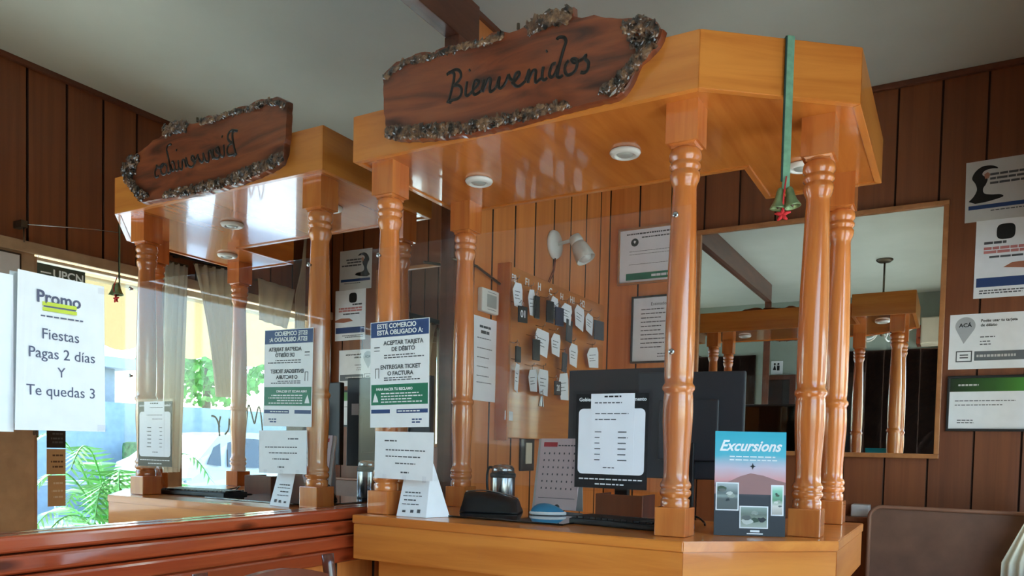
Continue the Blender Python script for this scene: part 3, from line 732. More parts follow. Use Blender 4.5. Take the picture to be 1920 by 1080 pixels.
prism('pictogram', [(0.010, 0.072), (0.030, 0.072), (0.026, 0.084), (0.018, 0.098)], 0.001, 0.0016, 'inkwhite', n1_)
box('navy_bar', 0.004, 0.040, 0.0005, 0.072, 0.051, 0.001, 'navy', n1_)
box('navy_bar', 0.096, 0.040, 0.0005, 0.204, 0.051, 0.001, 'navy', n1_)
smallprint('bar_print', 0.10, 0.20, (0.0455,), 0.0035, 'inkwhite', n1_, 8, z0=0.001, z1=0.0015)
smallprint('footer_print', 0.15, 0.19, (0.022, 0.014), 0.004, 'navy', n1_, 9)
n2_ = thing('typed_notice', 'plain white typed page taped below the navy-headed notice on the acrylic screen', 'notice', mat4=BACK(0.133, YA, 1.166) @ Matrix.Rotation(R(-0.6), 4, 'Z'))
sheet('paper', 0.206, 0.134, 'white', n2_)
smallprint('typed_lines', 0.035, 0.09, (0.108,), 0.0035, 'ink', n2_, 2, fills=(0.8,))
smallprint('typed_lines', 0.04, 0.178, (0.082, 0.064), 0.0032, 'ink', n2_, 4, fills=(1.0, 0.9))
smallprint('typed_lines', 0.075, 0.15, (0.045,), 0.0032, 'ink', n2_, 6)
smallprint('typed_lines', 0.095, 0.13, (0.020,), 0.004, 'ink', n2_, 7)
for xx in (0.03, 0.10, 0.17): box('tape', xx, -0.006, 0.0006, xx+0.014, 0.012, 0.001, 'sleeve', n2_)
# black-bordered price page in a sleeve
h_ = thing('price_page_holder', 'black-bordered price page in a clear sleeve hung before the left monitor', 'holder', mat4=BACK(0.768, YA, 1.168))
box('backing_card', 0.0, 0.0, 0.0, 0.187, 0.228, 0.0012, 'inkblack', h_)
rr_ = [(cx0+0.012*math.cos(R(a_)), cy0+0.012*math.sin(R(a_))) for cx0, cy0, a0 in ((0.167, 0.180, 0), (0.020, 0.180, 90), (0.020, 0.046, 180), (0.167, 0.046, 270)) for a_ in range(a0, a0+91, 15)]
prism('white_panel', rr_, 0.0013, 0.0018, 'white', h_)
box('price_slip', 0.040, 0.036, 0.0019, 0.152, 0.228, 0.0023, 'white', h_)
smallprint('slip_print', 0.075, 0.118, (0.221,), 0.0040, 'inkblack', h_, 3, fills=(1,), z0=0.0023, z1=0.0028)
smallprint('slip_print', 0.05, 0.12, (0.206,), 0.0025, 'ink', h_, 4, fills=(1,), z0=0.0023, z1=0.0028)
smallprint('slip_print', 0.052, 0.142, (0.180, 0.166), 0.0022, 'ink', h_, 5, fills=(0.95, 0.6), z0=0.0023, z1=0.0028)
smallprint('price_column', 0.052, 0.07, [0.136-0.0135*i for i in range(6)], 0.0022, 'ink', h_, 6, z0=0.0023, z1=0.0028, wl=(0.01, 0.02))
smallprint('price_column', 0.112, 0.14, [0.136-0.0135*i for i in range(6)], 0.0028, 'ink', h_, 7, z0=0.0023, z1=0.0028, wl=(0.02, 0.03))
smallprint('slip_print', 0.075, 0.11, (0.050,), 0.0025, 'ink', h_, 9, z0=0.0023, z1=0.0028)
text('heading', 'Gobier', 0.008, 0.214, 0.012, 'inkwhite', h_, z=0.0014, align='LEFT', offset=0.0003)
text('heading', 'mento', 0.181, 0.214, 0.012, 'inkwhite', h_, z=0.0014, align='RIGHT', offset=0.0003)
smallprint('footer_print', 0.012, 0.175, (0.022,), 0.0030, 'inkwhite', h_, 10, z0=0.0013, z1=0.0018, fills=(1,))
smallprint('footer_print', 0.055, 0.13, (0.010,), 0.0030, 'inkwhite', h_, 12, z0=0.0013, z1=0.0018, fills=(1,))
box('sleeve', -0.008, -0.008, 0.0030, 0.196, 0.236, 0.0036, 'sleeve', h_)

# white tent card
tc_ = thing('tent_card', 'white folded tent card with small print standing on the counter below the typed notice', 'card', (0.268, 1.742, 1.0605), R(6))
def slab(name, quad, t, mat, parent):
    q = [Vector(p) for p in quad]; nn = (q[1]-q[0]).cross(q[3]-q[0]).normalized()*t
    bm = bmesh.new(); a = [bm.verts.new(p) for p in q]; c_ = [bm.verts.new(p+nn) for p in q]
    bm.faces.new(a); bm.faces.new(c_[::-1])
    for i in range(4): bm.faces.new((a[i], c_[i], c_[(i+1) % 4], a[(i+1) % 4]))
    return fin(bm, name, mat, parent)
slab('front_leaf', [(-0.058, -0.010, 0), (0.038, -0.010, 0), (0.030, 0.030, 0.150), (-0.050, 0.030, 0.150)], 0.001, 'white', tc_)
slab('side_leaf', [(0.038, -0.010, 0), (0.078, 0.055, 0.0), (0.034, 0.034, 0.150), (0.030, 0.030, 0.150)], 0.001, 'white', tc_)
slab('back_leaf', [(-0.058, 0.070, 0), (0.070, 0.070, 0), (0.030, 0.032, 0.150), (-0.050, 0.032, 0.150)], 0.001, 'paper2', tc_)

fa = Matrix(((1, 0, 0), (0, math.cos(R(75)), -math.sin(R(75))), (0, math.sin(R(75)), math.cos(R(75)))))
def slanted(o): 
    for v in o.data.vertices: v.co = fa @ v.co + Vector((-0.01, -0.0118, 0))
    return o
slanted(smallprint('card_print', -0.030, 0.025, (0.070, 0.048), 0.0035, 'ink', tc_, 4, fills=(0.9, 0.7)))
slanted(smallprint('card_print', -0.035, 0.03, (0.060, 0.036), 0.002, 'ink', tc_, 6))
slanted(bars('pictograms', [(-0.03, 0.012, -0.02, 0.018), (-0.004, 0.012, 0.006, 0.02), (0.018, 0.012, 0.028, 0.022)], 'ink', tc_))

# ================================================================== EXCURSIONS BROCHURE STAND
M['exc'] = gradient('brochure_sunset', [(0.0, srgb(26, 28, 34)), (0.40, srgb(34, 38, 48)), (0.50, srgb(96, 84, 92)), (0.56, srgb(214, 150, 150)), (0.68, srgb(196, 184, 200)), (0.80, srgb(72, 176, 198)), (1.0, srgb(22, 164, 188))], axis=1, size=0.252, coat=0.0, rough=0.55)
ang = math.atan2(1.923-1.850, 1.233-1.081)
e4 = frame4((1.081, 1.850, 1.0615), (math.cos(ang), math.sin(ang), 0), (-math.sin(ang)*0.08, math.cos(ang)*0.08, 1))
ex = thing('brochure_stand', 'teal and sunset-pink Excursions brochure stand on the counter corner', 'stand', mat4=e4)
box('face_panel', 0.0, 0.0, -0.003, 0.1685, 0.252, 0.0, 'exc', ex)
text('title', 'Excursions', 0.082, 0.216, 0.036, 'inkwhite', ex, z=0.0006, shear=0.4, offset=0.0009, sx=0.92)
smallprint('subtitle', 0.035, 0.150, (0.191, 0.183), 0.0026, 'inkwhite', ex, 5, fills=(0.95, 1.0), z0=0.0002, z1=0.0007)
prism('hill', [(0.0, 0.118), (0.03, 0.128), (0.060, 0.143), (0.085, 0.151), (0.115, 0.146), (0.145, 0.136), (0.1685, 0.130), (0.1685, 0.10), (0.0, 0.10)], 0.0002, 0.0006, plain('hill_print', srgb(150, 104, 100), 0.5), ex)
prism('star_mark', [(0.090, 0.160), (0.092, 0.166), (0.097, 0.168), (0.092, 0.170), (0.090, 0.176), (0.088, 0.170), (0.083, 0.168), (0.088, 0.166)], 0.0004, 0.0009, 'inkblack', ex)
def photo(x0, y0, x1, y1, stops, nm='photo_print'):
    box('photo_border', x0, y0, 0.0006, x1, y1, 0.0010, 'inkwhite', ex)
    o = box(nm, 0.0, 0.0, 0.0, x1-x0-0.006, y1-y0-0.006, 0.0004, gradient('print_%d' % int(x0*1e4), stops, axis=1, size=y1-y0), ex)
    o.location = (x0+0.003, y0+0.003, 0.0011)
    rq = random.Random(int(x0*1e4)); w_, h2 = x1-x0, y1-y0
    for q in range(5):
        cx0, cy0 = x0+rq.uniform(0.2, 0.8)*w_, y0+rq.uniform(0.2, 0.8)*h2; ra = rq.uniform(0.06, 0.16)*w_
        prism('photo_shape', [(min(max(cx0+ra*1.6*rq.uniform(0.7, 1.1)*math.cos(a_), x0+0.004), x1-0.004), min(max(cy0+ra*rq.uniform(0.5, 1.1)*math.sin(a_), y0+0.004), y1-0.004)) for a_ in [2*math.pi*i/11 for i in range(11)]], 0.0012, 0.0016+0.0001*q, plain('photo_ink_%d_%d' % (int(x0*1e4), q), srgb(*[(30, 40, 44), (150, 160, 150), (60, 80, 60), (200, 204, 196), (96, 104, 100)][q]), 0.6), ex)
photo(0.003, 0.060, 0.058, 0.128, [(0.0, srgb(26, 30, 34)), (0.4, srgb(40, 46, 48)), (0.5, srgb(120, 134, 130)), (0.6, srgb(44, 60, 62)), (0.8, srgb(130, 140, 140)), (1.0, srgb(170, 178, 182))])
photo(0.060, 0.018, 0.128, 0.072, [(0.0, srgb(150, 156, 146)), (0.35, srgb(120, 130, 110)), (0.6, srgb(70, 84, 70)), (1.0, srgb(140, 160, 150))])
photo(0.134, 0.050, 0.164, 0.124, [(0.0, srgb(160, 150, 140)), (0.3, srgb(210, 204, 196)), (0.5, srgb(60, 130, 84)), (0.8, srgb(120, 190, 160)), (1.0, srgb(220, 230, 226))])
bars('footer_mark', [(0.078, 0.004, 0.116, 0.007), (0.086, 0.009, 0.108, 0.014)], 'inkwhite', ex, 0.0006, 0.0011)
slab('back_strut', [(0.05, 0.008, -0.075), (0.12, 0.008, -0.075), (0.12, 0.17, -0.004), (0.05, 0.17, -0.004)], 0.002, 'sleeve', ex)

# ================================================================== THINGS ON THE COUNTER
def monitor(label, x0, x1, y, z0, z1, rot, z=1.0605):
    w = x1-x0; t = thing('monitor', label, 'monitor', ((x0+x1)/2, y, z), R(rot), 'monitors behind the counter')
    h0, h1 = z0-z, z1-z
    box('housing', -w/2, -0.012, h0, w/2, 0.014, h1, 'screenback', t, bev=0.006, seg=3)
    box('rear_bulge', -w*0.28, -0.030, h0+0.06, w*0.28, -0.0115, h1-0.09, 'screenback', t, bev=0.008, seg=3)
    box('screen', -w/2+0.012, 0.0142, h0+0.016, w/2-0.012, 0.0155, h1-0.012, 'blackglass', t)
    box('neck', -0.025, -0.040, 0.014, 0.025, -0.014, h0+0.12, 'black', t, bev=0.004)
    bm = bmesh.new(); add_lathe(bm, [(0.10, 0.0), (0.105, 0.004), (0.10, 0.010), (0.03, 0.015)], 36)
    for v in bm.verts: v.co.y = v.co.y*0.65-0.01
    fin(bm, 'foot', 'black', t, smooth=True)
    return t
dk = thing('office_desk', 'plain wooden desk behind the counter that carries both monitors', 'desk', (0, 0, 0))
box('desk_top', 0.06, 2.34, 0.755, 0.985, 2.95, 0.780, 'booth', dk, bev=0.003)
for xx in (0.08, 0.94):
    for yy in (2.36, 2.90): box('leg', xx, yy, 0, xx+0.03, yy+0.03, 0.755, 'booth', dk)
m1 = monitor('dark monitor seen from behind, carrying the black-bordered price page in front', 0.317, 0.777, 2.62, 1.165, 1.555, 0, z=0.781)
box('sticker', -0.215, -0.0135, 0.395, -0.180, -0.012, 0.445, 'cardboard', m1)
box('sticker', 0.16, -0.0135, 0.61, 0.20, -0.012, 0.66, 'paper2', m1)
m2_ = monitor('dark monitor seen from behind, between the corner column and the brochure stand', 0.655, 1.000, 2.46, 1.172, 1.520, 5, z=0.781)
# mouse
ms = thing('computer_mouse', 'blue and white wireless computer mouse on the counter', 'mouse', (0.545, 2.015, 1.0675), R(25))
bm = bmesh.new(); bmesh.ops.create_uvsphere(bm, u_segments=24, v_segments=14, radius=1.0)
for v in bm.verts:
    v.co = Vector((v.co.x*0.052*(1.0-0.12*v.co.y), v.co.y*0.031, max(v.co.z, -0.02)*0.032*(1.0-0.25*v.co.x)))
fin(bm, 'shell', 'blue', ms, smooth=True)
bm = bmesh.new(); add_lathe(bm, [(1.04, -0.0005), (1.06, 0.003), (1.03, 0.008), (0.98, 0.009)], 28)
for v in bm.verts: v.co = Vector((v.co.x*0.052, v.co.y*0.031, v.co.z))
fin(bm, 'skirt', 'inkwhite', ms, smooth=True)
lathe('scroll_wheel', [(0.006, -0.003), (0.008, -0.002), (0.008, 0.002), (0.006, 0.003)], 'black', ms, seg=16, mat4=Matrix.Translation((0.026, 0, 0.022)) @ Matrix.Rotation(R(90), 4, 'X'))
kb = thing('keyboard', 'black computer keyboard lying on the counter before the monitors', 'keyboard', (0.80, 1.915, 1.0605), R(-8))
box('keyboard_body', -0.11, -0.060, 0.0, 0.20, 0.060, 0.016, 'black', kb, bev=0.004)
bm = bmesh.new()
for i in range(16):
    for j in range(5): add_box(bm, -0.105+i*0.0188, -0.052+j*0.0205, 0.0165, -0.105+i*0.0188+0.0158, -0.052+j*0.0205+0.0172, 0.0215)
o = fin(bm, 'keys', 'black', kb); o['kind'] = 'stuff'
tube('keyboard_cable', [(-0.10, 0.05, 0.008), (-0.12, 0.07, 0.006), (-0.08, 0.09, 0.004), (0.02, 0.095, 0.004)], 0.0022, 'black', kb)
cb_ = tag(tube('phone_cable', curve_pts([(0.90, 2.10, 1.064), (0.92, 2.14, 1.08), (0.95, 2.16, 1.075), (0.98, 2.12, 1.065), (1.00, 2.06, 1.064)], 6), 0.003, 'black'), 'black looped cable lying behind the keyboard', 'cable')
gp = tag(box('desk_mat', 0.18, 1.80, 1.0605, 0.70, 2.20, 1.0655, 'blackglass', bev=0.001), 'glossy black desk mat lying on the counter under the mouse', 'desk mat')
# black leather bag
bg = thing('pouch', 'black soft leather pouch lying on the desk mat beside the tent card', 'pouch', (0.37, 1.985, 1.0665), R(20))
bm = bmesh.new(); bmesh.ops.create_cube(bm, size=1.0); bmesh.ops.subdivide_edges(bm, edges=bm.edges[:], cuts=7, use_grid_fill=True)
for v in bm.verts:
    u, w_, z_ = v.co.x*2, v.co.y*2, v.co.z+0.5
    k = 1-0.35*z_; sl = 1-0.35*max(0, u)
    v.co = Vector((u*0.088*(1-0.10*z_), w_*0.055*k, z_*0.060*sl*(1-0.3*abs(w_)**3)+0.004*noise.noise(Vector((u*2, w_*2, z_*3)))*z_))
bmesh.ops.recalc_face_normals(bm, faces=bm.faces[:])
fin(bm, 'body', 'black', bg, smooth=True)
tube('zip', curve_pts([(-0.08, 0.0, 0.060), (-0.02, -0.004, 0.064), (0.05, 0.0, 0.052), (0.08, 0.0, 0.042)], 5), 0.002, 'chrome', bg)
# thermos
th = thing('vacuum_flask', 'squat steel vacuum flask with black bands standing behind the desk mat', 'flask', (0.287, 2.188, 1.0605), 0)
lathe('body', [(0.034, 0.0), (0.037, 0.004), (0.037, 0.085), (0.034, 0.094)], 'chrome', th, seg=32)
lathe('black_band', [(0.038, 0.0865), (0.039, 0.089), (0.039, 0.096), (0.037, 0.099)], 'black', th, seg=32)
lathe('lid', [(0.035, 0.098), (0.034, 0.112), (0.028, 0.120), (0.014, 0.123)], 'chrome', th, seg=32)
lathe('base_band', [(0.038, 0.0), (0.0385, 0.004), (0.038, 0.008)], 'black', th, seg=32)
tube('handle', curve_pts([(-0.030, 0, 0.112), (-0.050, 0, 0.112), (-0.056, 0, 0.085), (-0.052, 0, 0.045), (-0.036, 0, 0.035)], 5), 0.004, 'black', th)
th.scale = (1.1, 1.1, 1.18)
# calendar
cl = thing('desk_calendar', 'tall desk calendar with a red month banner standing left of the monitor', 'calendar', mat4=frame4((0.440, 2.130, 1.073), (math.cos(R(-6)), math.sin(R(-6)), 0), (0, 0.16, 1)))
M['pinkpaper'] = plain('calendar_paper', srgb(226, 206, 210), 0.6, var=0.02)
box('page', 0.0, 0.0, 0.0, 0.150, 0.222, 0.003, 'pinkpaper', cl)
box('page_stack', -0.012, 0.0, -0.009, 0.140, 0.222, -0.002, 'paper2', cl)
box('month_banner', 0.012, 0.196, 0.0031, 0.062, 0.210, 0.0036, 'red', cl)
smallprint('month_print', 0.066, 0.13, (0.200,), 0.004, 'ink', cl, 4, fills=(1,), z0=0.003, z1=0.0035)
bars('date_grid', [(0.016+0.018*i, 0.062+0.022*j, 0.020+0.018*i, 0.068+0.022*j) for i in range(7) for j in range(6)]+[(0.01, 0.034, 0.142, 0.0355)], 'ink', cl, 0.003, 0.0035)
slab('back_board', [(0.0, 0.004, -0.060), (0.14, 0.004, -0.060), (0.14, 0.222, -0.011), (0.0, 0.222, -0.011)], 0.002, 'paper2', cl)
# small switch plate and note, pen
pn = tag(tube('pen', [(0.395, 1.955, 1.0705), (0.455, 1.985, 1.0705)], 0.004, 'inkwhite', None, r1=0.003), 'small white pen lying on the desk mat left of the mouse', 'pen')
bx2 = thing('wooden_tray', 'low brown wooden letter tray on the counter below the left monitor', 'tray', (0.745, 2.120, 1.0605), 0)
box('tray_front', -0.075, -0.045, 0.0, 0.070, -0.039, 0.072, 'plank_shaded', bx2, bev=0.002)
box('tray_side', -0.075, -0.039, 0.0, -0.069, 0.06, 0.072, 'chair', bx2)
box('tray_side', 0.064, -0.039, 0.0, 0.070, 0.06, 0.072, 'chair', bx2)
box('tray_base', -0.069, -0.039, 0.0, 0.064, 0.06, 0.006, 'chair', bx2)

# ================================================================== KEY WALL (x = 0)
kbd = thing('key_board', 'varnished wooden key board with numbered hooks on the side wall of the booth', 'key board', (0, 0, 0))
box('panel', 0.0005, 2.613, 1.300, 0.050, 3.54, 1.972, 'booth_y', kbd, bev=0.003)
box('side_batten', 0.0005, 2.596, 1.29, 0.058, 2.613, 1.982, 'column', kbd, bev=0.003)
hk = Matrix(((0, 0, 1, 0), (1, 0, 0, 0), (0, 1, 0, 0), (0, 0, 0, 1)))
tags = [
('w', 2.565, 2.652, 1.804, 1.901) ,
('d', 2.597, 2.656, 1.749, 1.812) ,
('w', 2.692, 2.754, 1.789, 1.896) ,
('d', 2.737, 2.773, 1.785, 1.875) ,
('d', 2.835, 2.887, 1.784, 1.874) ,
('w', 2.891, 2.981, 1.809, 1.905) ,
('n', 2.922, 2.988, 1.785, 1.863) ,
('w', 3.008, 3.092, 1.808, 1.895) ,
('g', 3.043, 3.118, 1.733, 1.83) ,
('w', 3.109, 3.244, 1.803, 1.905) ,
('w', 3.234, 3.347, 1.8, 1.888) ,
('g', 3.337, 3.437, 1.783, 1.873) ,
('w', 2.776, 2.884, 1.643, 1.75) ,
('d', 2.728, 2.777, 1.617, 1.701) ,
('w', 2.909, 2.989, 1.657, 1.751) ,
('w', 3.086, 3.174, 1.63, 1.731) ,
('w', 3.291, 3.395, 1.644, 1.741) ,
('g', 3.004, 3.056, 1.596, 1.679) ,
('d', 2.587, 2.621, 1.593, 1.654) ,
('w', 2.612, 2.654, 1.479, 1.591) ,
('w', 2.698, 2.788, 1.487, 1.579) ,
('w', 2.793, 2.898, 1.481, 1.589) ,
('d', 2.909, 2.979, 1.49, 1.549) ,
('w', 2.999, 3.078, 1.471, 1.592) ,
('w', 3.104, 3.215, 1.546, 1.594) ,
('s', 2.797, 2.853, 1.435, 1.479) ,
('l', 2.59, 2.653, 1.369, 1.405) ,
]
for i, (yy, zz) in enumerate([(2.638, 1.926), (2.751, 1.932), (2.853, 1.934), (2.956, 1.933), (3.065, 1.93), (3.174, 1.935), (3.283, 1.938)]):
    o = text('room_number', ('F8', 'F1', 'H', 'C', 'H', 'H1', 'H2')[i], 0, 0, 0.042, 'inkwhite', kbd, z=0, offset=0.0008)
    for v in o.data.vertices: v.co = Vector((0.0508+v.co.z, yy+v.co.x, zz+v.co.y))
kinds = {'w': ('key_card', 'white', 'white paper key card'), 'd': ('key_fob', 'black', 'black key fob'), 'n': ('key_fob', 'navytag', 'navy blue key fob'),
         'g': ('key_fob', 'greytag', 'dark grey key fob'), 's': ('key_ring', 'chrome', 'small steel key bunch'), 'l': ('hook_label', 'plastic', 'small white label tag')}
order = ['first', 'second', 'third', 'fourth', 'fifth', 'sixth', 'seventh', 'eighth']
cnt = {}
rk = random.Random(5)
for (k, y0, y1, z0, z1) in tags:
    nm, mt, ds = kinds[k]; row = 'top' if z1 > 1.80 and z0 > 1.72 else ('middle' if z1 > 1.64 else 'lowest')
    cnt[(k, row)] = cnt.get((k, row), 0)+1
    lb = '%s, the %s such from the left, %s row of the key board' % (ds, order[cnt[(k, row)]-1], row)
    w_, h__ = (y1-y0), z1-z0
    xo = 0.0515 if k == 'l' else 0.082+rk.uniform(-0.003, 0.006)+(0.012 if k in 'dn' else 0)
    t = thing(nm, lb, 'label' if k == 'l' else 'key', mat4=SIDE(xo, (y0+y1)/2, z1) @ Matrix.Rotation(R(rk.uniform(-9, 9) if k == 'w' else rk.uniform(-3, 3)), 4, 'Z') @ Matrix.Rotation(R(0 if k == 'l' else rk.uniform(-7, 7)), 4, 'Y'), group='keys and cards on the key board')
    if k == 'w':
        bm = bmesh.new(); c_ = rk.uniform(0.12, 0.3)*w_
        add_prism(bm, [(-w_/2+c_, 0), (w_/2-c_*0.4, 0), (w_/2, -0.25*h__), (w_/2*0.9, -h__), (-w_/2*0.7, -h__*0.93), (-w_/2, -0.3*h__)], 0, 0.0012)
        fin(bm, 'card', 'white', t)
        smallprint('card_print', -w_*0.3, w_*0.32, (-h__*0.35, -h__*0.5, -h__*0.62), 0.003, 'ink', t, int(y0*1000), fills=(0.9, 0.6, 0.8), z0=0.0012, z1=0.0016)
        tube('string', [(0, 0, 0.001), (0.0, 0.02, 0.001)], 0.001, 'bronze', t, seg=6)
    elif k == 's':
        bm = bmesh.new()
        for q in range(3): add_tube(bm, [(0, 0, 0.003*q), (0.012*(q-1), -h__, 0.003*q)], 0.0035, 6)
        fin(bm, 'key', 'chrome', t)
        tube('ring', [(0.012*math.cos(a), 0.008+0.012*math.sin(a), 0.004) for a in [2*math.pi*i/12 for i in range(13)]], 0.0012, 'chrome', t, seg=6)
    elif k == 'l':
        box('label_plate', -w_/2, -h__, 0, w_/2, 0, 0.001, 'inkwhite', t)
    else:
        box('fob', -w_/2, -h__, 0, w_/2, 0, 0.006, mt, t, bev=0.002)
        tube('ring', [(0.008*math.cos(a), 0.008+0.008*math.sin(a), 0.003) for a in [2*math.pi*i/12 for i in range(13)]], 0.001, 'chrome', t, seg=6)
        if abs(y0-2.597) < 0.004 or abs(y0-2.909) < 0.004:
            text('number', '01' if y0 < 2.8 else '20', 0, -h__*0.5, h__*0.62, 'inkwhite', t, z=0.0065, offset=0.0006)
hooks = bmesh.new()
for (k, y0, y1, z0, z1) in tags:
    if k != 'l':
        o = tube('hook', [(0.050, (y0+y1)/2, z1+0.022), (0.080, (y0+y1)/2, z1+0.014), (0.092, (y0+y1)/2, z1+0.018), (0.094, (y0+y1)/2, z1+0.026)], 0.0016, 'chrome', kbd, seg=6)
hooks.free()
# price list, thermostat box, switch
pl = thing('price_list', 'long narrow white price list with a handwritten foot line pinned left of the key board', 'price list', mat4=SIDE(0.0015, 2.428, 1.438))
sheet('paper', 0.170, 0.318, 'white', pl)
smallprint('heading_print', 0.045, 0.125, (0.282,), 0.009, 'ink', pl, 3, fills=(1,), wl=(0.02, 0.04))
smallprint('heading_print', 0.055, 0.115, (0.262,), 0.012, 'ink', pl, 4, fills=(1,), wl=(0.03, 0.05))
smallprint('price_lines', 0.03, 0.14, [0.238, 0.20, 0.165, 0.13, 0.095, 0.07], 0.003, 'ink', pl, 5)
strokes('handwriting', [[(0.085, 0.045), (0.075, 0.035), (0.072, 0.020), (0.085, 0.015), (0.095, 0.024)], [(0.100, 0.020), (0.105, 0.032), (0.112, 0.018), (0.120, 0.032), (0.128, 0.018), (0.135, 0.045)], [(0.140, 0.016), (0.146, 0.030), (0.155, 0.016)], [(0.012, 0.022), (0.02, 0.034), (0.028, 0.020), (0.036, 0.034), (0.044, 0.02)]], 0.0018, 'ink', pl)
tb = thing('thermostat', 'small square white wall box with a grey display above the price list', 'wall box', mat4=SIDE(0.0005, 2.455, 1.774))
box('case', 0, 0, 0, 0.122, 0.088, 0.022, 'plastic', tb, bev=0.005, seg=3)
box('display', 0.035, 0.020, 0.0222, 0.102, 0.068, 0.0235, 'lens', tb)
bars('vents', [(0.04, 0.076, 0.10, 0.0775), (0.04, 0.011, 0.10, 0.0125)], 'ink', tb, 0.022, 0.0225)
sw = thing('switch_plate', 'dark wooden switch plate with a cream rocker low on the side wall', 'switch', mat4=SIDE(0.0005, 2.80, 1.165))
box('plate', 0, 0, 0, 0.120, 0.150, 0.010, 'darkframe', sw, bev=0.004)
box('rocker', 0.035, 0.030, 0.0102, 0.088, 0.120, 0.016, 'cream', sw, bev=0.003)
# wall lamp
wlp = thing('wall_lamp', 'white wall lamp with a frosted glass cup above the key board', 'lamp', (0, 3.070, 2.165))
lathe('base_disc', [(0.062, 0.0005), (0.064, 0.006), (0.058, 0.018), (0.03, 0.026)], 'plastic', wlp, seg=36, mat4=Matrix.Rotation(R(90), 4, 'Y'))
tube('arm', [(0.02, 0, 0.0), (0.075, 0.0, 0.008), (0.105, 0.01, 0.012)], 0.008, 'plastic', wlp)
dirv = Vector((0.45, 0.02, -0.80)).normalized()
q4 = dirv.to_track_quat('Z', 'Y').to_matrix().to_4x4(); q4.translation = Vector((0.095, 0.01, 0.030))
lathe('lamp_holder', [(0.012, 0.0), (0.026, 0.004), (0.030, 0.030), (0.028, 0.042)], 'plastic', wlp, seg=28, mat4=q4)
lathe('glass_cup', [(0.029, 0.040), (0.036, 0.060), (0.041, 0.090), (0.044, 0.122), (0.042, 0.124), (0.039, 0.095), (0.033, 0.062), (0.02, 0.045)], 'frost', wlp, seg=32, mat4=q4)
lathe('bulb', [(0.008, 0.07), (0.020, 0.082), (0.029, 0.100), (0.030, 0.112), (0.022, 0.124), (0.008, 0.130)], 'frost', wlp, seg=24, mat4=q4)
for dy in (0.0, -0.012):
    tube('flex', curve_pts([(0.012, dy*0.3, -0.060), (0.008, dy, -0.11), (0.006, -0.03+dy, -0.16), (0.006, -0.05+dy, -0.185)], 5), 0.0022, 'cordred', wlp)
tr_ = tag(tube('curtain_wire', [(0.06, 2.20, 1.905), (0.03, 2.40, 1.925), (0.012, 2.60, 1.90)], 0.005, 'bronze'), 'thin bronze rod running from the back left column to the key board', 'rod')

# ================================================================== BACK WALL (y = 3.703)
YP = YB-0.001
def framed(name, label, x, z, w, h, mat, fw_=0.012, cat='certificate', inset='white'):
    t = thing(name, label, cat, mat4=BACK(x, YP, z))
    box('frame', 0, 0, 0, w, fw_, 0.016, mat, t, bev=0.002); box('frame', 0, h-fw_, 0, w, h, 0.016, mat, t, bev=0.002)
    box('frame', 0, fw_, 0, fw_, h-fw_, 0.016, mat, t, bev=0.002); box('frame', w-fw_, fw_, 0, w, h-fw_, 0.016, mat, t, bev=0.002)
    box('page', fw_, fw_, 0.002, w-fw_, h-fw_, 0.006, inset, t)
    return t
c1 = framed('certificate', 'framed white certificate with a green band hung high beside the corner column', 0.052, 2.100, 0.36, 0.283, 'thin_frame', 0.010)
o = lathe('crest', [(0.010, 0.0062), (0.020, 0.0066), (0.020, 0.0070), (0.013, 0.0075)], 'inkblack', c1, seg=24, mat4=Matrix.Translation((0.088, 0.210, 0)))
prism('crest_mark', [(0.081, 0.214), (0.088, 0.203), (0.095, 0.214), (0.088, 0.220)], 0.0075, 0.0082, 'inkwhite', c1)
smallprint('heading_print', 0.045, 0.32, (0.252,), 0.007, 'ink', c1, 4, fills=(1,), z0=0.006, z1=0.0065)
smallprint('heading_print', 0.125, 0.32, (0.232,), 0.006, 'ink', c1, 6, fills=(1,), z0=0.006, z1=0.0065)
smallprint('body_print', 0.06, 0.30, (0.165, 0.15, 0.10), 0.002, 'ink', c1, 6, z0=0.006, z1=0.0065)
box('green_band', 0.045, 0.022, 0.0062, 0.330, 0.056, 0.0068, 'pgreen', c1)
smallprint('band_print', 0.18, 0.27, (0.039,), 0.012, 'inkwhite', c1, 7, fills=(1,), z0=0.0068, z1=0.0072, wl=(0.02, 0.03))
c2 = framed('framed_text', 'narrow dark-framed typed page hung under the green-banded certificate', 0.134, 1.702, 0.215, 0.335, 'darkframe', 0.009)
text('heading', 'Estimados', 0.145, 0.293, 0.022, 'ink', c2, z=0.0065)
smallprint('body_print', 0.05, 0.195, [0.268-0.021*i for i in range(10)], 0.0045, 'ink', c2, 12, z0=0.006, z1=0.0065, wl=(0.01, 0.03))
smallprint('signature', 0.14, 0.19, (0.045, 0.032), 0.004, 'ink', c2, 13, z0=0.006, z1=0.0065)
fm = thing('framed_mirror', 'large rectangular mirror in a thin light wood frame on the back wall', 'mirror', mat4=BACK(0.463, YP, 1.255))
W_, H_ = 1.058, 1.072
box('mirror_glass', 0.016, 0.016, 0.0, W_-0.016, H_-0.016, 0.012, 'mirror2', fm)
for a in ((0, 0, W_, 0.020), (0, H_-0.020, W_, H_), (0, 0.020, 0.020, H_-0.020), (W_-0.020, 0.020, W_, H_-0.020)):
    box('frame', a[0], a[1], 0, a[2], a[3], 0.026, 'thin_frame', fm, bev=0.003)
p1 = thing('poster', 'tilted travel poster with a dark bird-like swoosh, topmost on the right of the back wall', 'poster', mat4=BACK(1.578, YP, 2.228) @ Matrix.Rotation(R(0.8), 4, 'Z'))
sheet('paper', 0.262, 0.245, 'paper2', p1)
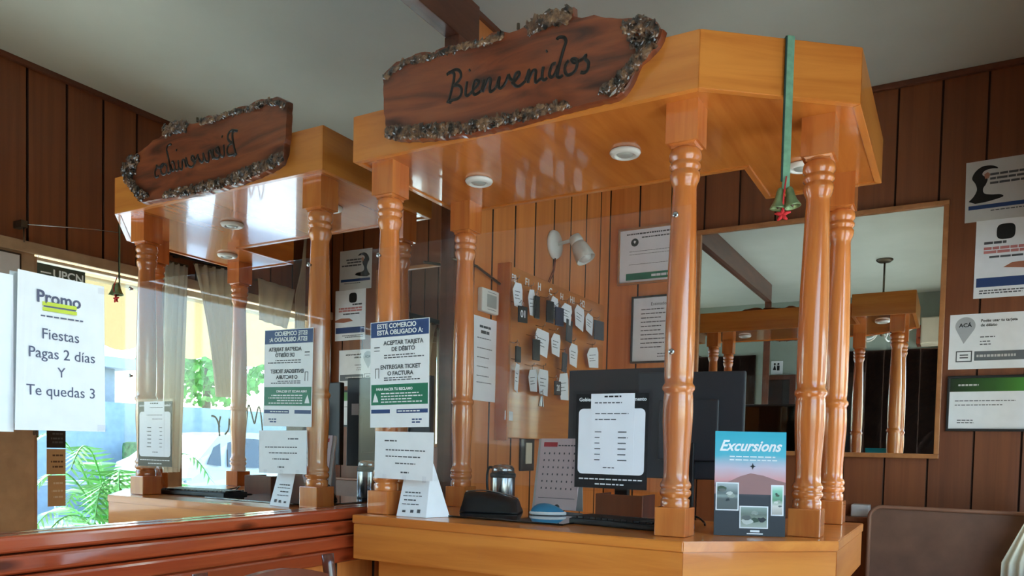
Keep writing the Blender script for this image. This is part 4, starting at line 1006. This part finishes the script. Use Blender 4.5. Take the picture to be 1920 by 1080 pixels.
bird = curve_pts([(a_, c_, 0) for a_, c_ in [(0.012, 0.085), (0.030, 0.105), (0.040, 0.130), (0.034, 0.155), (0.022, 0.178), (0.034, 0.205), (0.060, 0.222), (0.095, 0.219), (0.112, 0.206), (0.090, 0.208), (0.066, 0.203), (0.058, 0.188), (0.076, 0.170), (0.072, 0.150), (0.062, 0.132), (0.066, 0.112), (0.090, 0.104), (0.122, 0.100), (0.132, 0.090), (0.105, 0.082), (0.070, 0.076), (0.035, 0.074)]], 5)
prism('picture', [(q.x, q.y) for q in bird], 0.0006, 0.0012, 'inkblack', p1)
prism('figure_face', [(0.064, 0.188), (0.076, 0.196), (0.086, 0.186), (0.080, 0.170), (0.068, 0.170)], 0.0013, 0.0017, plain('skin_print', srgb(180, 130, 110), 0.6), p1)
smallprint('poster_print', 0.085, 0.245, (0.185, 0.168, 0.150), 0.009, 'ink', p1, 3, wl=(0.02, 0.04), z0=0.0006)
box('navy_band', 0.012, 0.050, 0.0006, 0.250, 0.066, 0.0012, 'navy', p1)
smallprint('poster_print', 0.09, 0.24, (0.040,), 0.004, 'ink', p1, 5, z0=0.0006)
p2 = thing('poster', 'white notice with a black rounded shape, pink lines and navy band, second from top', 'poster', mat4=BACK(1.620, YP-0.001, 1.915))
sheet('paper', 0.250, 0.315, 'white', p2)
prism('picture', [(0.104+0.032*math.copysign(abs(math.cos(q))**0.6, math.cos(q)), 0.264+0.031*math.copysign(abs(math.sin(q))**0.6, math.sin(q))) for q in [2*math.pi*i/28 for i in range(28)]], 0.0006, 0.0012, 'inkblack', p2)
smallprint('poster_print', 0.03, 0.13, (0.222,), 0.010, 'ink', p2, 3, wl=(0.02, 0.04), z0=0.0006)
M['pinkink'] = plain('print_pink', srgb(206, 130, 128), 0.6)
smallprint('pink_print', 0.03, 0.22, (0.200, 0.185), 0.011, 'pinkink', p2, 4, wl=(0.02, 0.05), z0=0.0006, fills=(1, 1))
smallprint('poster_print', 0.05, 0.20, (0.165,), 0.008, 'ink', p2, 5, wl=(0.02, 0.04), z0=0.0006)
prism('hand_picture', [(0.10, 0.120), (0.13, 0.138), (0.20, 0.140), (0.25, 0.128), (0.25, 0.118), (0.18, 0.112)], 0.0006, 0.0012, plain('hand_print', srgb(176, 110, 84), 0.6), p2)
box('navy_band', 0.008, 0.045, 0.0006, 0.244, 0.082, 0.0012, 'navy', p2)
smallprint('footer_print', 0.02, 0.20, (0.030, 0.020), 0.005, 'ink', p2, 6, z0=0.0006)
p3 = thing('permit', 'white permit sheet with a grey map-pin emblem, above the black-framed certificate', 'permit', mat4=BACK(1.541, YP, 1.628))
sheet('paper', 0.292, 0.226, 'white', p3)
bm = bmesh.new(); add_prism(bm, [(0.056+0.036*math.cos(a), 0.178+0.036*math.sin(a)) for a in [R(-30+240*i/20) for i in range(21)]]+[(0.052, 0.105)], 0.0006, 0.0010)
fin(bm, 'pin_emblem', plain('emblem_grey', srgb(176, 178, 184), 0.6), p3)
text('emblem_text', 'ACÁ', 0.056, 0.180, 0.022, 'inkblack', p3, z=0.0012, offset=0.0006)
text('heading', 'Podés usar tu tarjeta', 0.110, 0.196, 0.015, 'inkblack', p3, align='LEFT', z=0.0008, offset=0.0004)
text('heading', 'de débito', 0.110, 0.178, 0.015, 'inkblack', p3, align='LEFT', z=0.0008, offset=0.0004)
smallprint('body_print', 0.11, 0.24, (0.130, 0.112, 0.100), 0.004, 'ink', p3, 6, z0=0.0006, fills=(0.4, 0.3, 0.3))
box('grey_band', 0.092, 0.034, 0.0006, 0.282, 0.072, 0.0012, plain('band_grey', srgb(106, 110, 116), 0.6), p3)
smallprint('band_print', 0.10, 0.27, (0.053,), 0.010, 'paper2', p3, 7, z0=0.0012, z1=0.0016)
bars('stamp', [(0.026, 0.030, 0.030, 0.075), (0.026, 0.030, 0.084, 0.034), (0.026, 0.071, 0.084, 0.075), (0.080, 0.030, 0.084, 0.075), (0.04, 0.045, 0.07, 0.050), (0.04, 0.056, 0.07, 0.061)], 'ink', p3, 0.0006, 0.0010)
p4 = framed('certificate', 'black-framed certificate with a green landscape banner, lowest on the right of the back wall', 1.541, 1.372, 0.300, 0.228, 'black', 0.010)
M['greenpic'] = gradient('banner_green', [(0.0, srgb(40, 52, 36)), (0.6, srgb(52, 96, 40)), (1.0, srgb(80, 150, 60))], axis=0, size=0.28)
o = box('banner', 0, 0, 0, 0.280, 0.055, 0.0006, 'greenpic', p4); o.location = (0.010, 0.163, 0.0062)
smallprint('banner_print', 0.04, 0.16, (0.190,), 0.007, 'paper2', p4, 3, z0=0.0069, z1=0.0073, fills=(0.6,))
smallprint('body_print', 0.03, 0.27, (0.125, 0.108), 0.003, 'ink', p4, 5, z0=0.006, z1=0.0065)
smallprint('signature', 0.04, 0.24, (0.045, 0.035), 0.004, 'ink', p4, 6, z0=0.006, z1=0.0065, fills=(0.3, 0.3))
# bench
bn = thing('upholstered_bench', 'brown upholstered high-backed bench against the back wall right of the counter', 'bench', (0, 0, 0))
bk_pts = [(1.885, 0.30), (1.885, 1.01)]+[(1.840+0.045*math.cos(R(a_)), 1.010+0.045*math.sin(R(a_))) for a_ in range(15, 91, 15)]+[(1.330+0.045*math.cos(R(a_)), 1.010+0.045*math.sin(R(a_))) for a_ in range(90, 181, 15)]+[(1.285, 0.30)]
prism('backrest', bk_pts, 3.46, 3.56, 'leather', bn, axis='y')
tube('piping', [(1.286, 3.457, 0.32)]+[(1.286+0.045*(1-math.cos(a)), 3.457, 1.010+0.045*math.sin(a)) for a in [R(90*i/6) for i in range(7)]]+[(1.84, 3.457, 1.055), (1.87, 3.457, 1.045), (1.884, 3.457, 1.01), (1.884, 3.457, 0.32)], 0.008, 'piping', bn)
box('seat', 1.285, 3.02, 0.30, 1.885, 3.46, 0.45, 'leather', bn, bev=0.03, seg=3)
for xx in (1.31, 1.82):
    for yy in (3.06, 3.50): box('leg', xx, yy, 0.0, xx+0.045, yy+0.045, 0.305, 'chair', bn)
cnb = tag(box('small_box', 1.20, 3.60, 1.00, 1.27, 3.69, 1.05, 'paper2', bev=0.004), 'small grey box on the wall ledge between counter end and bench', 'box')
lg = tag(box('wall_ledge', 1.10, 3.57, 0.978, 1.27, 3.702, 1.0, 'plank_shaded', bev=0.003), 'short dark wooden wall ledge behind the counter end', 'ledge')

# ================================================================== PAPERS ON THE WALL MIRROR
pm = thing('promo_sheet', 'white printed sheet reading Promo taped to the wall mirror', 'sheet', mat4=SIDE(0.002, 0.812, 1.274) @ Matrix.Rotation(R(0.5), 4, 'Z'))
bm = bmesh.new(); g_ = []
for i in range(13):
    u = i/12; xx = -0.012*(1-u)+0.181*u
    curl = 0.020*(1-u)**2.2
    g_.append([bm.verts.new((xx+0.0, 0.0, curl+dz)) for dz in (0, 0.0006)]+[bm.verts.new((0.012+xx*0.93, 0.307-0.012*(1-u)*0, curl*0.6+dz)) for dz in (0, 0.0006)])
for a, b_ in zip(g_, g_[1:]):
    bm.faces.new((a[0], b_[0], b_[2], a[2])); bm.faces.new((a[1], a[3], b_[3], b_[1])); bm.faces.new((a[0], a[1], b_[1], b_[0])); bm.faces.new((a[2], b_[2], b_[3], a[3]))
bm.faces.new((g_[0][0], g_[0][2], g_[0][3], g_[0][1])); bm.faces.new((g_[-1][0], g_[-1][1], g_[-1][3], g_[-1][2]))
fin(bm, 'paper', 'white', pm)
M['inksoft'] = plain('toner_grey_text', srgb(92, 96, 122), 0.7)
def ptext(s, x, y, size, nm='printed_line', **k):
    o = text(nm, s, x, y, size, 'inksoft', pm, z=0.0, **k)
    for v in o.data.vertices:
        u = min(1, max(0, (v.co.x+0.012)/0.193)); v.co.z += 0.0014+0.020*(1-u)**2.2
    return o
ptext('Promo', 0.082, 0.262, 0.034, offset=0.0007)
o = box('underline', 0.050, 0.244, 0.0, 0.114, 0.2465, 0.0005, 'inksoft', pm)
for v in o.data.vertices: v.co.z += 0.0095
o = box('highlight', 0.048, 0.236, 0.0, 0.116, 0.243, 0.0005, 'yellow', pm)
for v in o.data.vertices: v.co.z += 0.0095
o = box('highlight', 0.048, 0.246, 0.0, 0.116, 0.254, 0.0003, 'yellow', pm)
for v in o.data.vertices: v.co.z += 0.0090
o = smallprint('fine_print', 0.045, 0.130, (0.226,), 0.0028, 'inksoft', pm, 3, fills=(1,))
for v in o.data.vertices: v.co.z += 0.0075
ptext('Fiestas', 0.085, 0.190, 0.030)
ptext('Pagas 2 días', 0.088, 0.152, 0.030)
ptext('Y', 0.086, 0.116, 0.028)
ptext('Te quedas 3', 0.086, 0.078, 0.030)
for a, c_ in ((0.175, 0.296), (0.005, 0.006), (0.172, 0.008)): box('tape', a-0.01, c_-0.006, 0.003, a+0.012, c_+0.006, 0.0034, 'sleeve', pm)
ps = thing('plain_sheet', 'plain white sheet taped to the wall mirror, left of the Promo sheet', 'sheet', mat4=SIDE(0.002, 0.60, 1.270))
sheet('paper', 0.208, 0.300, 'white', ps)
smallprint('typed_lines', 0.03, 0.16, [0.25-0.03*i for i in range(7)], 0.004, 'ink', ps, 3)

# ================================================================== WINDOW DRESSING (seen in the wall mirror)
def curtain(label, top, bot, waves, amp, mid=None, mat='curtain', jag=0.0, grp='cream curtains'):
    t = thing('curtain', label, 'curtain', (0, 0, 0), group=grp)
    wavy('cloth', top, bot, mat, t, waves, amp, mid=mid, jag=jag)
    tube('hem_rod', [top[0], top[1]], 0.006, 'bronze', t, seg=8)
    return t
curtain('cream gathered curtain hung over the window behind the booth, left of the white towel', [(1.845, 2.63, 2.17), (1.845, 2.90, 2.19)], [(1.845, 2.77, 1.50), (1.845, 2.91, 1.50)], 5, 0.018, mid=0.15)
curtain('sheer pale curtain hanging beside the glass door', [(1.85, 2.47, 2.15), (1.85, 2.60, 2.15)], [(1.85, 2.44, 1.10), (1.85, 2.56, 1.10)], 4, 0.014, mat='sheer')
cc = curtain('cream curtain tied in at the middle, in the corner beside the back wall posters', [(1.80, 3.345, 2.50), (1.80, 3.445, 2.50)], [(1.80, 3.345, 0.70), (1.80, 3.445, 0.70)], 4, 0.0, jag=0.03)
for v in cc.children[0].data.vertices:
    z_ = v.co.z; pull = 1.86-0.085*max(0, min(1, (z_-2.15)/0.25))-0.12*max(0, min(1, (1.12-z_)/0.25))**0.8
    u_ = max(0, min(1, (v.co.y-3.345)/0.1))
    v.co.x = pull+(1.885-pull)*u_; v.co.y += 0.010*math.sin(u_*26)
tw = thing('towel', 'white cloth with a squared top hung by the window corner, seen in the wall mirror', 'cloth', (0, 0, 0))
wavy('cloth', [(1.845, 3.05, 2.18), (1.845, 3.33, 2.17)], [(1.845, 3.06, 1.95), (1.845, 3.27, 1.93)], 'curtain', tw, 3, 0.008)
tube('peg', [(1.845, 3.08, 2.182), (1.903, 3.08, 2.182)], 0.005, 'bronze', tw)
cr = thing('curtain_rail', 'black curtain rail above the window behind the booth', 'curtain rail', (0, 0, 0))
box('rail', 1.835, 2.50, 2.185, 1.86, 3.00, 2.215, 'black', cr, bev=0.003)
box('bracket', 1.86, 2.55, 2.19, 1.903, 2.57, 2.21, 'black', cr); box('bracket', 1.86, 2.93, 2.19, 1.903, 2.95, 2.21, 'black', cr)
cw = thing('curtain_wire', 'thin steel curtain wire with a dark hook above the glass door', 'curtain wire', (0, 0, 0))
tube('wire', [(1.85, 1.80, 2.155), (1.85, 2.10, 2.21), (1.85, 2.48, 2.26)], 0.002, 'chrome', cw)
box('hook_block', 1.84, 1.785, 2.14, 1.903, 1.812, 2.17, 'bronze', cw, bev=0.003)
tube('cord', [(1.85, 1.80, 2.14), (1.85, 1.802, 2.08)], 0.003, 'bronze', cw)
pf = thing('small_picture', 'small dark-framed picture on the tan wall beside the glass door', 'picture', mat4=INW(XW-0.0005, 1.815, 1.93))
box('frame', 0, 0, 0, 0.20, 0.11, 0.008, 'darkframe', pf, bev=0.002)
box('picture', 0.008, 0.008, 0.0081, 0.192, 0.102, 0.009, 'paper2', pf)
def sticker(name, label, y0, y1, z0, z1, mat, prt):
    t = thing(name, label, 'sticker', mat4=INW(XW+0.0485, y1, z0), group='stickers on the glass door')
    box('vinyl', 0, 0, 0, y1-y0, z1-z0, 0.001, mat, t)
    smallprint('sticker_print', 0.012, y1-y0-0.012, [(z1-z0)*q for q in (0.75, 0.5, 0.3)], 0.008, prt, t, 3, z0=0.001, z1=0.0015, wl=(0.01, 0.02))
sticker('door_sticker', 'black sticker on the glass door, topmost of three', 1.95, 2.035, 1.215, 1.30, 'black', 'ink')
sticker('door_sticker', 'tan sticker with brown print on the glass door, middle of three', 1.95, 2.035, 1.095, 1.21, 'cardboard', 'trunk')
sticker('door_sticker', 'tan sticker on the glass door, lowest of three', 1.955, 2.035, 0.95, 1.09, 'cardboard', 'cream')
ups = thing('shop_sign', 'dark green sign reading UPCN facing the street over the glass door', 'sign', mat4=frame4((2.20, 2.03, 2.008), (0, 1, 0), (0, 0, 1)))
box('board', 0, 0, 0, 0.245, 0.080, 0.006, 'signgreen', ups)
o = text('sign_text', 'UPCN', 0, 0, 0.056, 'inkwhite', ups, offset=0.0012)
for v in o.data.vertices: v.co = Vector((0.162+v.co.x, 0.036+v.co.y, -0.0012-v.co.z+0.0006))
bars('dash', [(0.030, 0.034, 0.078, 0.040)], 'inkwhite', ups, -0.0016, -0.0002)
for q in (0.02, 0.21): tube('hanger', [(q, 0.07, 0.003), (q, 0.60, 0.003)], 0.002, 'chrome', ups, seg=6)

# plaque, notice and box on the wall behind the camera (seen in the framed mirror)
pq = thing('restroom_plaque', 'small white restroom plaque above the dark doorway, seen in the framed mirror', 'plaque', mat4=FRONTW(-0.02, -1.069, 2.10))
box('plate', 0, 0, 0, 0.12, 0.14, 0.004, 'inkwhite', pq, bev=0.002)
lathe('figure_head', [(0.008, 0.004), (0.011, 0.0045), (0.011, 0.006)], 'inkblack', pq, seg=16, mat4=Matrix.Translation((0.045, 0.108, 0)))
box('figure_body', 0.032, 0.04, 0.0042, 0.058, 0.092, 0.006, 'inkblack', pq)
lathe('figure_head', [(0.008, 0.004), (0.011, 0.0045), (0.011, 0.006)], 'inkblack', pq, seg=16, mat4=Matrix.Translation((0.082, 0.108, 0)))
prism('figure_body', [(0.066, 0.045), (0.100, 0.045), (0.086, 0.094), (0.078, 0.094)], 0.0042, 0.006, 'inkblack', pq)
aw = thing('wall_cabinet', 'cream wall cabinet with a red-brown end high on the wall, seen in the framed mirror', 'cabinet', (0, 0, 0))
box('body', 1.26, -1.05, 2.325, 1.72, -0.80, 2.57, 'cream', aw, bev=0.006)
box('end_panel', 1.225, -1.05, 2.325, 1.2595, -0.80, 2.50, 'rail', aw, bev=0.003)
box('door', 1.27, -0.80, 2.335, 1.49, -0.79, 2.56, 'cream', aw, bev=0.002); box('door', 1.495, -0.80, 2.335, 1.71, -0.79, 2.56, 'cream', aw, bev=0.002)
pp = thing('posted_page', 'white page pinned beside the dark doorway, seen in the framed mirror', 'page', mat4=FRONTW(0.22, -1.069, 1.46))
sheet('paper', 0.13, 0.26, 'white', pp); smallprint('typed_lines', 0.02, 0.11, [0.22-0.03*i for i in range(6)], 0.005, 'ink', pp, 2)
# hanging chandelier over the room behind the camera
cd = thing('chandelier', 'small ceiling chandelier with white curved arms, seen in the framed mirror', 'chandelier', (1.03, 0.45, ZC))
lathe('ceiling_rose', [(0.062, -0.0005), (0.064, -0.008), (0.045, -0.024), (0.012, -0.030)], 'bronze', cd, seg=32)
tube('stem', [(0, 0, -0.028), (0, 0, -0.55)], 0.008, 'bronze', cd)
lathe('hub', [(0.010, -0.52), (0.030, -0.54), (0.034, -0.56), (0.020, -0.60), (0.006, -0.62)], 'bronze', cd, seg=24)
for k in range(5):
    a = 2*math.pi*k/5; c_, s_ = math.cos(a), math.sin(a)
    ar = tube('arm', curve_pts([(0.02*c_, 0.02*s_, -0.56), (0.08*c_, 0.08*s_, -0.63), (0.15*c_, 0.15*s_, -0.64), (0.19*c_, 0.19*s_, -0.58)], 5), 0.007, 'plastic', cd)
    lathe('shade', [(0.012, -0.585), (0.030, -0.575), (0.042, -0.54), (0.048, -0.50), (0.046, -0.50), (0.038, -0.54), (0.01, -0.575)], 'frost', cd, seg=20, mat4=Matrix.Translation((0.19*c_, 0.19*s_, 0)))

# ================================================================== DINING CHAIRS BELOW THE MIRROR
def dining_chair(x, y, label):
    t = thing('dining_chair', label, 'chair', (x, y, 0), 0, 'dark wooden chairs along the mirror wall')
    for yy in (-0.178, 0.178):
        tube('back_post', curve_pts([(0.05, yy, 0.0), (0.03, yy, 0.45), (0.01, yy, 0.80), (-0.02, yy*1.0, 1.00)], 5), 0.015, 'chair', t, seg=12)
        tube('leg', [(0.42, yy, 0.0), (0.41, yy, 0.43)], 0.016, 'chair', t, seg=12, r1=0.02)
        tube('stretcher', [(0.045, yy, 0.20), (0.415, yy, 0.20)], 0.009, 'chair', t)
    bm = bmesh.new(); n_ = 12; G = []
    for i in range(n_+1):
        u = i/n_*2-1; zt_ = 0.955+0.030*(1-u*u); G.append([bm.verts.new((xx, u*0.168, zz)) for xx, zz in ((-0.022, zt_), (-0.004, zt_), (-0.004, 0.900), (-0.022, 0.900))])
    for a, b_ in zip(G, G[1:]):
        for k in range(4): bm.faces.new((a[k], a[(k+1) % 4], b_[(k+1) % 4], b_[k]))
    bm.faces.new(G[0]); bm.faces.new(G[-1][::-1]); fin(bm, 'top_rail', 'chair', t)
    box('lower_rail', 0.005, -0.165, 0.62, 0.023, 0.165, 0.66, 'chair', t, bev=0.004)
    for k in range(5): tube('spindle', [(0.014, -0.12+0.06*k, 0.655), (-0.012, -0.12+0.06*k, 0.905)], 0.007, 'chair', t)
    box('seat', 0.02, -0.20, 0.43, 0.44, 0.20, 0.46, 'chair', t, bev=0.01, seg=3)
    return t
dining_chair(0.32, 1.178, 'dark wooden spindle-back chair below the wall mirror, nearer the counter')
dining_chair(0.32, 0.53, 'dark wooden spindle-back chair farther left along the mirror wall')

# ================================================================== OUTSIDE (seen through the windows in the mirror)
struct(tag(box('ground', 2.02, -8, -0.16, 40, 30, -0.10, 'pave'), None))
ro = box('road', 5.0, -8, -0.0995, 12.0, 30, -0.095, 'road'); struct(ro)
an = thing('awning', 'cream canvas awning with a scalloped valance over the street window', 'awning', (0, 0, 0))
bm = bmesh.new()
G = [[bm.verts.new((2.04+0.98*t, yy, 2.74-0.50*t-0.03*math.sin(math.pi*t))) for t in (0, 0.25, 0.5, 0.75, 1.0)] for yy in [1.75+0.5*i for i in range(12)]]
for a, b_ in zip(G, G[1:]):
    for k in range(4): bm.faces.new((a[k], a[k+1], b_[k+1], b_[k]))
fin(bm, 'canvas', 'awning', an, smooth=True)
bm = bmesh.new(); N = 600; pr_ = None
for i in range(N+1):
    yy = 1.75+5.5*i/N; zz = 1.86-0.035*abs(math.sin(math.pi*yy/0.26))
    q = (bm.verts.new((3.025, yy, 2.24)), bm.verts.new((3.03, yy, zz)))
    if pr_: bm.faces.new((pr_[0], pr_[1], q[1], q[0]))
    pr_ = q
fin(bm, 'valance', 'awning', an)
for yy in (1.8, 4.6): tube('support_arm', [(2.03, yy, 2.05), (3.01, yy, 2.22)], 0.014, 'bronze', an)
tube('front_bar', [(3.015, 1.75, 2.235), (3.015, 7.25, 2.235)], 0.016, 'cream', an)
# railing
rg = thing('railing', 'grey steel railing between the house and the street', 'railing', (4.3, 2.2, -0.10))
for i in range(9): tube('post', [(0, 0.28*i, 0), (0, 0.28*i, 1.02)], 0.014, 'steelblue', rg)
for zz in (0.12, 1.02): tube('rail', [(0, 0, zz), (0, 2.3, zz)], 0.016, 'steelblue', rg)
# palm
pt = thing('palm', 'young green palm with arching fronds outside the glass door', 'palm', (3.02, 2.98, -0.10))
lathe('stem', [(0.09, 0.0), (0.10, 0.1), (0.07, 0.45), (0.05, 0.62)], 'trunk', pt, seg=16)
rp_ = random.Random(4)
def frond(parent, base_, az, ln, rise, droop, mat, leaf=0.20, n=22, name='frond'):
    bm = bmesh.new(); c_, s_ = math.cos(az), math.sin(az); P = []
    for i in range(n+1):
        u = i/n; d = ln*u; P.append(Vector((base_[0]+c_*d*0.9, base_[1]+s_*d*0.9, base_[2]+rise*math.sin(u*2.0)-droop*u*u)))
    add_tube(bm, P, 0.010, 5, 0.003)
    for i in range(2, n+1):
        t = (P[i]-P[i-1]).normalized(); side = t.cross(Vector((0, 0, 1))).normalized(); L = leaf*(1-abs(i/n-0.45)*1.1)
        for sg_ in (1, -1):
            tip = P[i]+side*sg_*L*0.75+t*L*0.5-Vector((0, 0, L*0.30)); w = 0.010
            a, b_, m_ = P[i]-t*w, P[i]+t*w, (P[i]+tip)/2
            v = [bm.verts.new(q) for q in (a, m_-t*w*0.9, tip, m_+t*w*0.9, b_)]
            bm.faces.new(v)
    return fin(bm, name, mat, parent)
for k in range(16): frond(pt, (0, 0, 0.55), 2*math.pi*k/16+rp_.uniform(-0.2, 0.2), rp_.uniform(0.5, 0.75), rp_.uniform(0.35, 0.95), rp_.uniform(0.1, 0.6), 'leaf')
# parked car (side view towards the house)
car = thing('car', 'white hatchback parked in the street, seen through the window', 'car', (8.4, 10.85, -0.095))
side_p = [(0.0, 0.35), (0.05, 0.55), (0.10, 0.86), (0.75, 0.98), (1.10, 1.02), (1.62, 1.42), (1.9, 1.49), (2.7, 1.50), (3.3, 1.44), (3.72, 1.10), (3.90, 1.02), (3.98, 0.75), (3.98, 0.40), (3.90, 0.28), (0.1, 0.26)]
bm = bmesh.new(); lay = []
for xx, k in ((-0.80, 1.0), (-0.84, 0.6), (-0.84, 0.4)): pass
def carring(x_, inset):
    out = []
    for (yy, zz) in side_p:
        cab = max(0, min(1, (zz-0.95)/0.5)); out.append(bm.verts.new((x_*(1-0.20*cab), yy+(inset if yy < 2 else -inset), zz)))
    return out
rings = [carring(-0.84, 0.03), carring(-0.70, 0.0), carring(0.70, 0.0), carring(0.84, 0.03)]
for a, b_ in zip(rings, rings[1:]):
    for i in range(len(side_p)): bm.faces.new((a[i], b_[i], b_[(i+1) % len(side_p)], a[(i+1) % len(side_p)]))
bm.faces.new(rings[0]); bm.faces.new(rings[-1][::-1]); fin(bm, 'body', 'carpaint', car)
for nm, q in (('side_window', [(1.25, 1.02), (1.72, 1.38), (2.30, 1.41), (2.30, 0.96)]), ('side_window', [(2.42, 0.96), (2.42, 1.41), (2.85, 1.41), (3.14, 1.34), (3.22, 0.99)]), ('quarter_window', [(3.34, 1.0), (3.27, 1.33), (3.40, 1.27), (3.56, 1.03)])):
    for sx_ in (-1, 1):
        bm = bmesh.new(); vs = []
        for (yy, zz) in q:
            cab = max(0, min(1, (zz-0.95)/0.5)); vs.append((sx_*(0.845)*(1-0.20*cab)+sx_*0.006, yy, zz))
        a = [bm.verts.new(p) for p in vs]; b_ = [bm.verts.new((p[0]-sx_*0.02, p[1], p[2])) for p in vs]
        bm.faces.new(a); bm.faces.new(b_[::-1])
        for i in range(4): bm.faces.new((a[i], b_[i], b_[(i+1) % 4], a[(i+1) % 4]))
        fin(bm, nm, 'carglass', car)
for yy in (0.80, 3.15):
    for sx_ in (-0.80, 0.80):
        wh = lathe('wheel', [(0.20, -0.09), (0.30, -0.09), (0.32, -0.06), (0.32, 0.06), (0.30, 0.09), (0.20, 0.09)], 'tyre', car, seg=28, mat4=Matrix.Translation((sx_, yy, 0.32)) @ Matrix.Rotation(R(90), 4, 'Y'))
        lathe('hub_cap', [(0.02, -0.10), (0.19, -0.095), (0.19, 0.095), (0.02, 0.10)], 'chrome', wh, seg=20, mat4=Matrix.Translation((sx_, yy, 0.32)) @ Matrix.Rotation(R(90), 4, 'Y'))
car.rotation_euler = (0, 0, math.pi)
# second vehicle, walls, hedge, trees, house
bw = tag(box('boundary_wall', 12.0, 4.0, -0.10, 12.25, 22.0, 1.95, 'steelblue'), 'pale blue-grey boundary wall across the street', 'wall'); 
hd = tag(box('hedge', 10.8, 8.6, -0.10, 11.6, 14.5, 1.22, 'hedge', bev=0.08), 'clipped green hedge before the boundary wall', 'hedge')
hs = thing('house', 'grey rendered house across the street, left of the boundary wall', 'house', (12.4, 4.0, -0.10))
box('wall', 0, 0, 0, 4, 5.0, 2.7, 'housewall', hs); box('roof', -0.3, -0.3, 2.7, 4.3, 5.3, 2.9, 'road', hs)
for yy in (0.8, 3.2): box('window', -0.03, yy, 1.0, 0.02, yy+1.0, 2.0, 'carglass', hs)
def tree(label, x, y, h, r, mat, seed, n=420):
    t = thing('tree', label, 'tree', (x, y, -0.10)); rnd = random.Random(seed)
    tube('trunk', [(0, 0, 0), (0.1, 0.05, h*0.5), (0.0, 0.0, h*0.8)], 0.14, 'trunk', t, seg=10, r1=0.06)
    bm = bmesh.new()
    for _ in range(n):
        while True:
            p = Vector((rnd.uniform(-1, 1), rnd.uniform(-1, 1), rnd.uniform(-1, 1)))
            if 0.3 < p.length < 1: break
        c_ = Vector((p.x*r, p.y*r, h*0.8+p.z*r*0.8)); s_ = rnd.uniform(0.07, 0.16)
        a = Vector((rnd.uniform(-1, 1), rnd.uniform(-1, 1), rnd.uniform(-1, 1))).normalized(); b_ = a.orthogonal().normalized(); d = a.cross(b_)
        bm.faces.new([bm.verts.new(c_+q*s_) for q in (b_, d*0.6, -b_, -d*0.6)])
    o = fin(bm, 'crown', mat, t); o['kind'] = 'stuff'
tree('bushy bright green tree above the boundary wall, left in the window', 13.9, 12.3, 4.2, 1.5, 'tree', 1, 1800)
tree('bushy green tree farther along the street behind the hedge', 18.6, 10.2, 5.6, 2.0, 'tree', 2, 1600)
dp = thing('dry_palm', 'dark spiky palm above the boundary wall, right in the window', 'palm', (12.6, 15.6, -0.1))
tube('trunk', [(0, 0, 0), (0.05, 0, 2.3)], 0.15, 'trunk', dp, seg=10)
for k in range(18): frond(dp, (0, 0, 2.3), 2*math.pi*k/18+rp_.uniform(-0.2, 0.2), rp_.uniform(1.0, 1.5), rp_.uniform(0.2, 1.4), rp_.uniform(0.2, 1.6), 'drypalm', 0.5, 14)
